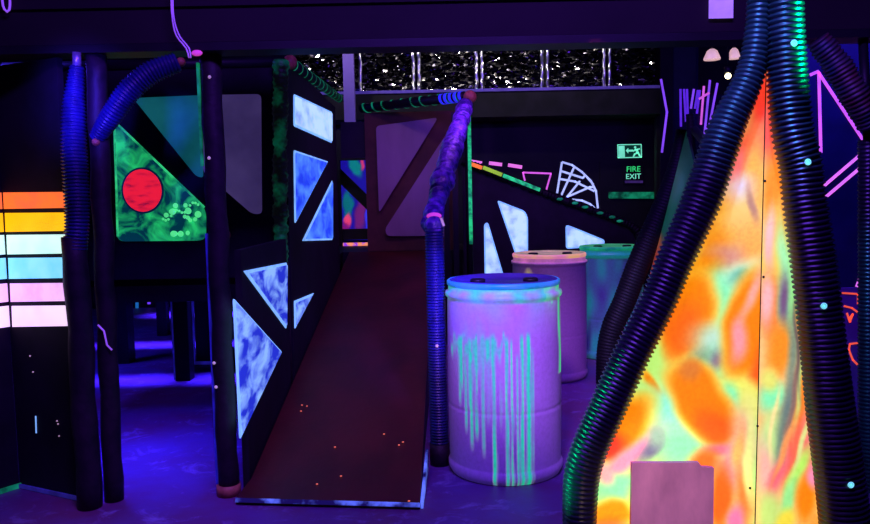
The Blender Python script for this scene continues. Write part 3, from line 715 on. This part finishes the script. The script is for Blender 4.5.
# ------------------------------------------------------------------ left doorway: padded posts, hoses
def post(px0, px1, pyt, foot, r, label, mat=FOAM, mb=None, cat='post'):
    f = FL(px1, foot); t = W(px0, pyt, f.y)
    o = thing('padded_post', V((f.x, f.y, 0)), label, cat)
    t = V((f.x+(t.x-f.x)*.5, f.y, zb-.037))
    pts = [V((f.x+(t.x-f.x)*k/20+.004*math.sin(k*1.7), f.y+.003*math.cos(k*2.1), t.z*k/20)) for k in range(21)]
    MB().tube(pts, [r*(1+.04*math.sin(k*2.3)) for k in range(21)], 20).build('foam_pad', mat, o, True)
    return o, f, t
p2_, f2, t2 = post(210, 229, 56, 494, .046, 'dark purple padded post between the left opening and the ramp')
for (x, y) in [(209.5, 77), (209, 158), (214, 363), (216, 387)]:
    MB().ball(PLN(x, y, V((0, f2.y-.047, 0)), NY), .0075, 10, 6, (1, .5, 1)).build('screw', SCREWW, p2_, True)
MB().box(f2.x-.055, f2.x-.047, f2.y-.01, f2.y+.01, .02, 1.2).build('blue_edge_tape', BLUD, p2_)
MB().box(t2.x-.06, t2.x-.05, f2.y-.012, f2.y+.008, 1.5, 1.95).build('green_edge_glint', GREEND, p2_)  # green light catching the post edge, put in as a glowing strip
MB().tube([V((f2.x, f2.y, 0)), V((f2.x, f2.y, .05))], .055, 18).build('foot_ring', KNOB, p2_, True)
p1_, f1, t1 = post(102, 114, 60, 500, .042, 'dark padded post left of the opening, holding the slanting hose')
MB().tube([W(98, 325, f1.y-.05), W(104, 331, f1.y-.06), W(107, 345, f1.y-.05), W(112, 350, f1.y-.05)], .004, 8).build('loose_wire', CABLE, p1_, True)
f0 = FL(90, 507)
p0_ = thing('hose_wrapped_post', V((f0.x, f0.y, 0)), 'post in black corrugated hose lit blue near the top, beside the stripes', 'post')
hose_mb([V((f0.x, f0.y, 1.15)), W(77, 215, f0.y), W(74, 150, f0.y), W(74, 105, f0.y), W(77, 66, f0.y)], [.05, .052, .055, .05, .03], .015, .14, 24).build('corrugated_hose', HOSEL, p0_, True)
MB().tube([V((f0.x+.004*math.sin(k), f0.y, 1.2*k/12)) for k in range(13)], [.052+.003*math.sin(2.1*k) for k in range(13)], 20).build('foam_pad', FOAM, p0_, True)
MB().tube([W(77, 68, f0.y), V((W(77, 60, f0.y).x, f0.y, zb-.037))], .018, 12).build('pipe', METAL, p0_, True)
Yh = f1.y
hp = [W(97, 138, Yh-.02), W(112, 115, Yh-.06), W(130, 90, Yh-.07), W(152, 72, Yh-.06), W(178, 62, Yh-.03)]
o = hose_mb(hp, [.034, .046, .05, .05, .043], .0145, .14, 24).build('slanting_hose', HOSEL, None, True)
tag(o, 'short blue lit corrugated hose slanting across the top left corner of the opening', 'hose')
MB().ball(W(96, 142, Yh-.04), .018, 12, 8).build('end_knob', KNOB, o, True)
MB().ball(W(181, 62, Yh-.04), .02, 12, 8).build('end_knob', KNOB, o, True)
tag(MB().ball(W(197, 53, 3.285), .016, 12, 8, (1.5, .8, .8)).build('magenta_cap', PINKK, None, True), 'small magenta glowing cap on the beam above the dark purple post', 'cap')
for i, off in enumerate((0, 3)):
    pts = [p for p, t in spline([V((W(171+off*.6, -14, 3.24).x, 3.36, 2.506)), V((W(171+off*.6, -14, 3.24).x, 3.27, 2.506)), W(171+off*.6, -14, 3.24), W(172+off*.5, 15, 3.24), W(176+off, 35, 3.25), W(186+off, 48, 3.26), W(189+off*.6, 58, 3.27)], .02)]
    tag(MB().tube(pts, .003, 8).build('hanging_cable', CABLE, None, True), ['thin violet cable hanging over the beam, the left of the pair', 'thin violet cable hanging over the beam, the right of the pair'][i], 'cable', 'violet cables over the beam')
pts = [V((W(2, -14, 3.25).x, 3.36, 2.507)), V((W(2, -14, 3.25).x, 3.27, 2.507)), W(2, -14, 3.25), W(3, 6, 3.26), W(8, 12, 3.265), W(10, 4, 3.265), W(9, -14, 3.26), V((W(9, -14, 3.25).x, 3.27, 2.507)), V((W(9, -14, 3.25).x, 3.36, 2.507))]
tag(MB().tube([p for p, t in spline(pts, .015)], .005, 8).build('cable_loop', CABLE, None, True), 'violet cable loop at the top left corner on the beam', 'cable')
a = W(709, -3, 3.28); c = W(733, 18, 3.28)
tag(MB().box(a.x, c.x, 3.278, 3.282, c.z, a.z).build('paper_note', NOTE), 'bright lilac paper square stuck on the beam above the tent', 'paper')
# striped wall panel
c0, c1, c2 = FL(20, 487), FL(82, 500.5), FL(-90, 522)
sp_ = thing('striped_wall_panel', V((c0.x, c0.y, 0)), 'black wall panel with six glowing colour stripes at the left edge', 'wall panel')
zt_ = zb-.04
d1 = (c1-c0); n1 = V((d1.y, -d1.x, 0)).normalized(); d2 = (c0-c2); n2 = V((d2.y, -d2.x, 0)).normalized()
MB().prism([c0, c1, c1+V((0, 0, zt_)), c0+V((0, 0, zt_))], -n1*.03).build('board', BLK, sp_)
MB().prism([c2, c0-n2*.001, c0-n2*.001+V((0, 0, zt_)), c2+V((0, 0, zt_))], -n2*.03).build('board', BLK, sp_)
ys = [(192.5, 208.5, 65.5), (213, 231.5, 66.5), (235, 254, 68.5), (258, 278.5, 71), (283.5, 301.5, 72), (306, 326.5, 73.5)]
SN = ['orange', 'yellow', 'mint white', 'sky blue', 'pale rose', 'pinkish white']
for i, (a, c, xr) in enumerate(ys):
    fx = 3+i*1.7; m = STR[i]
    q = [(fx, a), (xr-.8, a-.6), (xr, c-.6), (fx+.8, c+.4)]
    b = MB(); P = [PLN(x, y, c0+n1*.004, n1) for x, y in q]; b.prism(P, -n1*.003)
    # the neighbouring leg of the same stripe around the corner
    zA1, zA0 = P[0].z, P[3].z; k = c0+(c2-c0)*.9+n2*.004
    b.prism([V((c0.x, c0.y, zA0))+n2*.004, V((c0.x, c0.y, zA1))+n2*.004, V((k.x, k.y, zA1)), V((k.x, k.y, zA0))], -n2*.003)
    o = b.build('paint_stripe', m, sp_); o['label'] = SN[i]+' glowing stripe'
cm = MB()
cm.bar(c0+n2*.006+V((0, 0, .012)), c2+n2*.006+V((0, 0, .012)), .022, .01, n2)
cm.build('floor_edge_tape', GREEND, sp_)
cm = MB(); cm.bar(c0+n1*.006+V((0, 0, .012)), c1+n1*.006+V((0, 0, .012)), .018, .01, n1); cm.build('floor_edge_tape', mat_noise('worn_violet_edge', (20, 16, 60), (50, 40, 150), 9, glow=.4), sp_)
MB().bar(PLN(36, 416, c0+n1*.002, n1), PLN(36.5, 433, c0+n1*.002, n1), .006, .003, n1).build('scratch', WINR, sp_)
for (x, y) in [(57, 421), (59, 436), (58, 424), (30, 356), (33, 372)]:
    MB().ball(PLN(x, y, c0+n1*.003, n1), .004, 8, 6).build('paint_speck', SCREWW, sp_, True)
# ------------------------------------------------------------------ right doorway
YRW = 3.3
xr_ = W(867, 150, YRW).x
rp_ = thing('hose_wrapped_post', V((xr_, YRW, 0)), 'corrugated hose wrapped post at the right edge of the view', 'post')
hose_mb([V((W(868, 500, YRW).x, YRW, 0)), W(868, 400, YRW), W(868, 250, YRW), W(868, 140, YRW)], .042, .018, .1, 22).build('corrugated_hose', HOSE, rp_, True)
MB().tube([W(868, 141, YRW), V((W(868, 100, YRW).x, YRW+.05, zb-.037))], .02, 12).build('pipe', BLK2, rp_, True)
o = hose_mb([W(818, 40, YRW-.08), W(836, 64, YRW-.08), W(856, 98, YRW-.08), W(870, 126, YRW-.06)], [.046, .06, .06, .05], .018, .12, 24, .1).build('slanting_hose', HOSEI, None, True)
tag(o, 'scuffed reddish teal corrugated hose slanting at the top right corner', 'hose')
# neon partition
Yn = 4.6; pn = V((0, Yn, 0))
xn0, xn1 = W(800, 200, Yn).x, W(960, 200, Yn).x
np_ = thing('taped_partition', V(((xn0+xn1)/2, Yn, 0)), 'navy blue partition with pink tape lines behind the tent at right', 'partition')
MB().box(xn0, xn1, Yn, Yn+.05, 0, 2.45).build('panel', NAVY, np_)
for l, m, lb in [([(810, 75), (818, 71.5), (866, 144)], MAGT, 'long slanting pink tape line'), ([(819, 72), (821, 152)], MAGT, 'upright pink tape line'),
              ([(824, 186), (872, 145)], PINKT, 'upper rising pink tape line'), ([(826, 197), (872, 158)], PINKT, 'lower rising pink tape line')]:
    o = strip(l, pn, NY, .018, .005, .004).build('tape_line', m, np_); o['label'] = lb
Yg = 4.3
gb_ = thing('graffiti_board', V((W(855, 300, Yg).x, Yg, 0)), 'low purple board with orange sprayed marks beside the right post', 'board')
xg = W(835, 300, Yg).x; zg = W(850, 288, Yg).z
MB().box(xg, xg+.6, Yg, Yg+.03, 0, zg).build('board', GRAF, gb_)
pg = V((0, Yg, 0)); SPR = glowmat('orange_spray', (255, 90, 60), .85)
for i, l in enumerate(([(842, 293), (858, 294), (858, 304)], [(844, 306), (852, 308), (860, 314)], [(847, 313), (850, 322), (853, 314), (849, 319)], [(858, 343), (850, 344), (849, 350), (853, 360), (859, 366)])):
    strip(l, pg, NY, .01, .002+.0004*i, .0025).build('sprayed_mark', SPR, gb_)
strip([(857, 287), (862, 274)], V((0, Yn, 0)), NY, .02, .004, .004).build('pink_tape_end', PINKT, np_)
# ------------------------------------------------------------------ tent
YF = 2.55
tent = thing('painted_tent', V((.9, YF, 0)), 'tall triangular tent board with airbrushed orange and mint flames', 'tent')
LH = [(762, -40), (758, 25), (750, 74), (726, 129), (702, 199), (676, 258), (658, 302), (632, 354), (608, 407), (586, 459), (580, 500), (580, 580)]
RH = [(784, -40), (785, 25), (787, 74), (792, 129), (800, 164), (804, 199), (812.5, 258), (818, 302), (824, 354), (830, 407), (837, 459), (845, 524), (850, 585)]
def px_at(L, y):
    for i in range(len(L)-1):
        if L[i][1] <= y <= L[i+1][1]:
            t = (y-L[i][1])/(L[i+1][1]-L[i][1]); return L[i][0]+(L[i+1][0]-L[i][0])*t
    return L[-1][0]
def sx(y): return 766-11*(y-78)/446
OR, OD, YE, MI, PK, GR, RD, WM = (255, 136, 8), (255, 100, 20), (252, 236, 84), (136, 255, 160), (255, 160, 140), (120, 120, 104), (252, 60, 40), (226, 250, 170)
BL = [ # left board, from the tip down
 (762, 100, 16, 40, 5, RD, .5), (752, 150, 22, 26, 0, (255, 96, 60), .5), (735, 172, 16, 22, 20, (255, 116, 110), .5), (757, 190, 12, 50, 0, (255, 170, 60), .5),
 (735, 195, 20, 14, -20, (236, 200, 190), .6), (714, 215, 20, 24, 30, (255, 160, 40), .5), (742, 225, 22, 24, 20, (255, 196, 90), .5), (752, 212, 4, 18, 0, (190, 130, 90), .6), (716, 252, 16, 24, 10, (255, 150, 30), .5), (748, 250, 20, 26, 0, (255, 178, 70), .5), (722, 262, 16, 14, -30, (214, 150, 120), .6),
 (700, 275, 26, 16, -30, (255, 140, 10), .4),
 (735, 278, 28, 12, -30, WM, .5), (718, 298, 16, 26, 10, MI, .6), (738, 276, 10, 7, -30, (110, 200, 150), .6),
 (690, 318, 27, 48, 12, YE, .25), (688, 317, 22, 44, 12, OR, .3), (681, 330, 14, 26, 20, (255, 110, 20), .5),
 (712, 345, 22, 20, 20, (190, 236, 176), .6), (700, 362, 11, 10, 0, (130, 160, 110), .8), (722, 372, 14, 22, -30, MI, .6), (716, 362, 9, 12, 20, (140, 120, 120), .7),
 (750, 330, 30, 62, 10, YE, .25), (748, 326, 25, 54, 10, OR, .25), (739, 340, 9, 22, 8, PK, .6), (752, 296, 6, 24, 15, (255, 176, 130), .7), (760, 372, 8, 20, 0, OD, .6),
 (742, 397, 24, 14, -4, (246, 250, 90), .5), (733, 400, 12, 12, 0, MI, .5), (754, 410, 10, 16, 0, (236, 240, 110), .6),
 (652, 392, 8, 24, -25, YE, .35), (653, 390, 5, 19, -25, OR, .4),
 (664, 422, 26, 32, -40, (168, 255, 176), .5), (646, 400, 9, 20, -35, (180, 246, 140), .5), (680, 448, 24, 18, 0, MI, .6), (672, 410, 14, 12, 0, (150, 255, 190), .6),
 (702, 402, 29, 48, -38, YE, .2), (702, 402, 24, 43, -38, OR, .25), (712, 425, 15, 20, -30, OD, .5), (690, 372, 9, 11, -30, (226, 130, 40), .6),
 (719, 448, 16, 7, 0, (210, 110, 120), .6), (742, 440, 14, 26, -10, (255, 176, 130), .6), (705, 462, 14, 14, 0, (255, 110, 30), .5), (733, 470, 15, 26, 10, (255, 150, 150), .6), (740, 450, 8, 22, 0, (255, 190, 90), .6),
 (722, 500, 12, 34, 0, OD, .5), (746, 500, 9, 30, 0, (255, 130, 50), .6), (738, 522, 8, 16, 0, (255, 120, 150), .5), (752, 460, 5, 40, 0, (240, 250, 130), .6),
 (626, 424, 25, 36, 40, YE, .25), (622, 426, 20, 32, 40, OR, .3), (612, 446, 16, 12, -35, RD, .5), (628, 458, 34, 9, -40, (255, 150, 170), .5), (649, 452, 12, 7, -45, (110, 110, 130), .7), (654, 440, 8, 10, 0, (150, 190, 150), .7),
 (616, 488, 28, 13, -10, MI, .4), (604, 476, 9, 12, 0, (255, 170, 170), .5), (612, 516, 22, 12, -4, (255, 150, 10), .4), (640, 500, 14, 16, 0, (220, 250, 100), .5), (605, 545, 30, 18, 0, RD, .5), (700, 560, 50, 24, 0, OR, .5)]
BR = [ # right board
 (770, 120, 9, 50, 0, (250, 84, 60), .5), (772, 190, 12, 34, 0, (255, 140, 30), .5), (780, 225, 12, 22, 0, (255, 176, 60), .5), (774, 262, 14, 26, -5, (250, 220, 70), .5), (787, 268, 6, 40, -8, (170, 246, 150), .6),
 (771, 240, 5, 28, 0, (255, 190, 150), .6), (771, 310, 11, 36, 0, (255, 140, 60), .5), (767, 300, 6, 24, 0, (255, 190, 160), .6), (785, 308, 7, 34, -4, (130, 190, 130), .6), (784, 300, 4, 22, 0, (120, 90, 110), .7), (797, 315, 6, 40, -6, (150, 246, 130), .6), (778, 350, 12, 26, 10, (255, 150, 30), .5),
 (772, 398, 13, 16, 30, MI, .5), (768, 380, 8, 12, 0, (236, 240, 100), .6), (792, 352, 5, 38, 4, (130, 150, 110), .8), (786, 410, 5, 34, 14, (110, 130, 110), .8), (781, 440, 4, 22, 16, (90, 110, 100), .8), (805, 360, 5, 60, -5, (255, 120, 40), .5),
 (799, 400, 5, 50, 5, (255, 130, 30), .6), (771, 440, 9, 26, 10, (200, 246, 130), .6), (766, 470, 8, 30, 0, (255, 190, 150), .6), (794, 450, 6, 36, 14, (255, 110, 70), .5), (808, 440, 6, 40, 0, (255, 120, 100), .5), (812, 410, 4, 40, 0, (255, 160, 170), .5),
 (778, 476, 7, 24, 22, (255, 110, 110), .6), (798, 474, 6, 26, 24, (190, 250, 90), .5), (788, 500, 6, 22, 26, (160, 246, 130), .5), (768, 514, 11, 20, 0, (200, 236, 110), .5), (806, 500, 10, 22, 10, OR, .5), (814, 478, 6, 12, 0, (255, 150, 170), .5), (785, 520, 8, 12, 20, (250, 230, 60), .5), (814, 524, 8, 12, 0, (255, 170, 60), .5), (800, 372, 2.4, 50, 5, (206, 236, 120), .6), (793, 400, 2.2, 45, 8, (140, 110, 90), .7), (784, 452, 2.4, 32, 20, (255, 160, 80), .6), (803, 440, 2.2, 34, 14, (226, 240, 130), .6), (775, 420, 2, 30, 6, (255, 240, 140), .6), (797, 345, 1.8, 40, -2, (110, 90, 80), .8)]
YP = YF+.0
ybot = 615
def bl_fn(side):
    def f(u, v):
        y = 72+(ybot-72)*v
        if side == 0: x0, x1 = px_at(LH, min(y, 579))+0, sx(y)-.55
        else: x0, x1 = sx(y)+.55, px_at(RH, min(y, 584))
        x = x0+(x1-x0)*u
        p = W(x, y, YP)
        if p.z < .004: p.z = .004
        return p, x, y
    return f
paint_grid('flame_board', bl_fn(0), 130, 260, blobs((196, 250, 120), BL, 9, .022, 1.02, 3), tent, .012)['label'] = 'wide left board of airbrushed flames'
paint_grid('flame_board', bl_fn(1), 50, 260, blobs((255, 206, 110), BR, 5, .024, 1.02, 5), tent, .012)['label'] = 'narrow right board of airbrushed streaks'
MB().bar(W(sx(85), 85, YP+.014), W(sx(600), 600, YP+.014), .03, .015, V((0, 1, 0))).build('joint_batten', BLK, tent)
for (x, y) in [(763.5, 277), (757.5, 426), (750, 488), (765, 181)]:
    MB().ball(PLN(x, y, V((0, YP, 0)), NY), .0045, 8, 6).build('screw', BLK, tent, True)
def hz(L, D): return [PLN(x, y, V((0, D, 0)), NY) for x, y in L]
lp = hz(LH, YF-.03); lp[-1].z = 0.0
o = hose_mb(lp, [.045, .04, .05, .064, .067, .063, .062, .063, .064, .062, .058, .056], .0165, .11, 30).build('corrugated_hose', HOSE, tent, True); o['label'] = 'bent left edge hose with blue and green glints'
rp2 = hz(RH, YF-.06); rp2[-1].z = 0.0
o = hose_mb(rp2, [.056, .059, .064, .067, .069, .072, .072, .074, .078, .079, .082, .084], .0175, .11, 30).build('corrugated_hose', HOSE, tent, True); o['label'] = 'thick straighter right edge hose with cyan screws'
for (x, y) in [(794, 43), (808, 162), (824, 306), (851, 485)]:
    yy = YF-.062-{43: .062, 162: .069, 306: .074, 485: .081}[y]
    c = PLN(x, y, V((0, yy, 0)), NY)
    m = MB(); ring = [c+V((.008*math.cos(k*PI/6), 0, .008*math.sin(k*PI/6))) for k in range(13)]
    m.tube(ring, .0028, 8, False); m.tube([c+V((0, .02, 0)), c+V((0, .002, 0))], .005, 8)
    m.build('screw', SCREW, o, True)
# little plywood sheet in front
q = [PLN(x, y, V((0, YF-.035, 0)), NY) for x, y in [(632, 463), (699, 462.5), (702, 467), (714, 468), (713, 560), (630, 560)]]
for p in q[-2:]: p.z = .0
tag(MB().prism(q, V((0, .018, 0))).build('plywood_sheet', PLY), 'small pinkish plywood sheet leaning at the foot of the flame board', 'board')
# back edges of the tent
YK = 3.9
bk = [W(682, 130, YK), W(677, 164, YK), W(666, 199, YK), W(641, 258, YK), W(624, 302, YK), W(612, 330, YK), W(607, 365, YK), V((W(606, 450, YK).x, YK, 0))]
hose_mb(bk, [.03, .05, .058, .06, .06, .058, .052, .046], .016, .04, 20).build('back_hose', HOSEB, tent, True)['label'] = 'black hose along the rear left edge'
bk2 = [W(690, 114, YK-.2), W(692, 150, YK-.2), W(690, 230, YK-.2), V((W(700, 450, YK).x, YK-.2, 0))]
hose_mb(bk2, [.02, .05, .05], .016, .04, 20).build('back_hose', HOSEB, tent, True)
top = [W(690, 125, YK+.02), W(712, 150, 3.0), W(716, 172, YF+.05)]
MB().tube(top, .02, 12).build('ridge_pole', BLK2, tent, True)
sd = blobs((16, 70, 50), [(665, 215, 12, 30, 20, (30, 110, 76), .5), (652, 260, 14, 22, 20, (200, 80, 50), .5), (640, 300, 12, 26, 20, (150, 60, 50), .5), (672, 250, 8, 24, 20, (60, 130, 120), .5), (625, 340, 12, 22, 20, (200, 70, 50), .5), (676, 180, 8, 20, 10, (70, 120, 110), .5), (655, 235, 6, 16, 0, (220, 120, 60), .5)], 6, .05, .28)  # faces away from the blacklight: shade put into darker paint and weaker glow
tA = W(686, 130, YK); 
def side_fn(u, v):
    T = tA.lerp(W(700, 190, YF+.06), u); Bp = V((bk[-1].x, YK, .004)).lerp(V((W(588, 500, YF).x+.06, YF+.08, .004)), u)
    p = T.lerp(Bp, v)
    if u < .99 and v < .62:
        # board follows the bend of the back hose
        pass
    d = p-CAM; k = d.dot(fw); return p, 435+F_PX*d.dot(rt)/k, 262-F_PX*d.dot(up)/k
paint_grid('side_board', side_fn, 40, 80, sd, tent, .01, V((1, 0, 0)))['label'] = 'dim side board painted green and orange'
# ------------------------------------------------------------------ lamps of the hall
yl = 6.2
for i, (x0_, x1_, y_) in enumerate([(704, 720, 60), (728, 740, 59)]):
    a, c = W(x0_, y_, yl), W(x1_, y_, yl)
    t = thing('ceiling_lamp', V(((a.x+c.x)/2, yl, a.z)), ['pale pink lit ceiling lamp shade, left of two above the tent', 'pale lit ceiling lamp shade partly behind the tent hose'][i], 'lamp', 'ceiling lamps over the back')
    cx = (a.x+c.x)/2; w = (c.x-a.x)/2
    MB().lathe((cx, yl, a.z), [(w, 0), (w*1.02, .012), (w*.62, .07), (w*.3, .085), (.012, .086)], 28).build('shade', LAMPS, t, True)
    MB().tube([(cx, yl, a.z+.086), (cx, yl, 3.799)], .01, 8).build('stem', BLK2, t, True)
q = W(728, 76, 6.0)
t = thing('spot_lamp', q, 'tiny bright warm white spot lamp shining left of the tent hose', 'lamp')
MB().ball(q, .022, 16, 10).build('bulb', LAMPW, t, True)
MB().tube([q+V((0, 0, .024)), q+V((0, 0, .07))], .03, 14).build('holder', BLK2, t, True)
MB().tube([q+V((0, 0, .07)), V((q.x, q.y, 3.799))], .008, 8).build('stem', BLK2, t, True)
for (x, y0, y1, m, lb) in [(137, 287, 318, CYT, 'dim cyan upright tube far under the tower'), (149, 284, 304, UVT, 'short bright violet tube far under the tower')]:
    a, c = W(x, y0, 9.98), W(x, y1, 9.98)
    tag(MB().tube([a, c], .02, 10).build('ultraviolet_tube', m, None, True), lb, 'tube lamp')
# ------------------------------------------------------------------ lights
def area(name, loc, tgt, sx_, sy_, c, e, spread=180):
    l = bpy.data.lights.new(name, 'AREA'); l.shape = 'RECTANGLE'; l.size = sx_; l.size_y = sy_; l.color = c; l.energy = e
    l.spread = math.radians(spread)
    o = bpy.data.objects.new(name, l); COL.objects.link(o); o.location = loc
    o.rotation_euler = (V(tgt)-V(loc)).to_track_quat('-Z', 'Y').to_euler(); return o
def spot(name, loc, tgt, c, e, ang, rad=.05, blend=.4):
    l = bpy.data.lights.new(name, 'SPOT'); l.color = c; l.energy = e; l.spot_size = math.radians(ang); l.spot_blend = blend; l.shadow_soft_size = rad
    o = bpy.data.objects.new(name, l); COL.objects.link(o); o.location = loc
    o.rotation_euler = (V(tgt)-V(loc)).to_track_quat('-Z', 'Y').to_euler(); return o
VIO = (.40, .085, 1.0); BLU = (.06, .03, 1.0); DPB = (.2, .05, 1.0)
area('blacklight_front', (.2, 1.2, 3.4), (.1, 3.6, .2), 1.6, .3, DPB, 120)
spot('violet_spot_barrels', (.1, 1.6, 2.0), (.62, 4.2, .45), (.54, .25, 1), 270, 34, .1, .7)
spot('violet_spot_handrail', (-.4, 2.6, 1.7), (.2, 5.0, 1.75), (.3, .08, 1), 130, 22, .08, .8)  # added spot to lift the violet highlights on the handrail
spot('blue_spot_left', (-1.2, 1.6, 1.9), (-1.5, 3.3, 1.78), BLU, 620, 18, .08, 1)
spot('blue_spot_post', (.3, 2.3, 1.6), (.02, 3.8, .8), BLU, 420, 20, .08, .9)
spot('red_spot_ramp', (-.4, 2.3, 1.9), (-.45, 4.1, .1), (1, .3, .4), 22, 40, .1, 1)  # added low fill that reddens the foot of the ramp
spot('red_spot_floor', (.7, 3.3, 2.0), (.85, 4.3, 0), (1, .1, .35), 14, 40, .1, 1)  # added spot that gives the floor by the barrels its red tone
spot('violet_spot_floor', (-1.0, 2.4, 1.9), (-1.2, 3.2, 0), (.36, .16, 1), 45, 44, .1, 1)  # added spot to brighten the dusty floor at lower left
area('blacklight_doorway', (-1.75, 3.9, 2.1), (-1.6, 4.0, 0), .7, .1, BLU, 9, 50)
for yy, e, hh in ((5.75, 20, .7), (7.25, 22, .7), (9.3, 60, 1.0)):
    area('added_band_light', (-2.2, yy, hh), (-2.2, yy, 0), 2.4, .05, BLU, e, 42)  # added unseen narrow lights laying bright bands on the floor under the deck
area('blacklight_under', (-3.6, 5.4, 2.6), (-2.0, 5.6, 0), 1.2, .3, BLU, 60)
area('blacklight_mid', (.8, 5.4, 3.2), (.6, 6.4, .4), 1.2, .3, VIO, 22, 110)
spot('violet_spot_back', (-.5, 5.6, 3.4), (-.2, 7.7, 1.5), (.9, .5, .8), 22, 40, .1, .8)
area('blacklight_right', (2.6, 3.9, 2.6), (2.3, 4.6, 1.0), .6, .2, BLU, 26)
spot('green_spot_right', (2.25, 2.15, 1.35), (1.2, 2.5, 1.93), (.0, 1, .35), 520, 24)
spot('green_spot_low', (-.5, 2.6, .3), (.5, 2.5, .5), (.0, 1, .4), 90, 26)
spot('teal_spot', (0.6, 1.6, 2.9), (1.0, 2.5, 1.85), (.0, .4, 1), 200, 26)
spot('pink_fill_spot', (.5, 1.4, .9), (.78, 2.5, .3), (1, .68, .42), 44, 27, .05, .3)  # added warm fill aimed at the plywood sheet alone
spot('foil_spot', (-1.2, 8.2, 3.7), (-.2, 9.5, 3.0), (1, .95, .9), 36, 120, .06)  # added unseen white spots, here and below, to make the foil glint
spot('foil_spot', (1.2, 8.2, 3.7), (1.0, 9.5, 3.0), (1, .95, .9), 36, 120, .06)
spot('foil_spot', (0, 7.4, 3.7), (0.2, 9.5, 3.2), (1, .95, .9), 30, 110, .06)
w = bpy.data.worlds.new('world'); SC.world = w; w.use_nodes = True
w.node_tree.nodes['Background'].inputs[0].default_value = (.02, .006, .07, 1); w.node_tree.nodes['Background'].inputs[1].default_value = .15
SC.view_settings.view_transform = 'Standard'; SC.view_settings.look = 'None'; SC.view_settings.exposure = 0; SC.view_settings.gamma = 1
SC.view_settings.use_curve_mapping = False
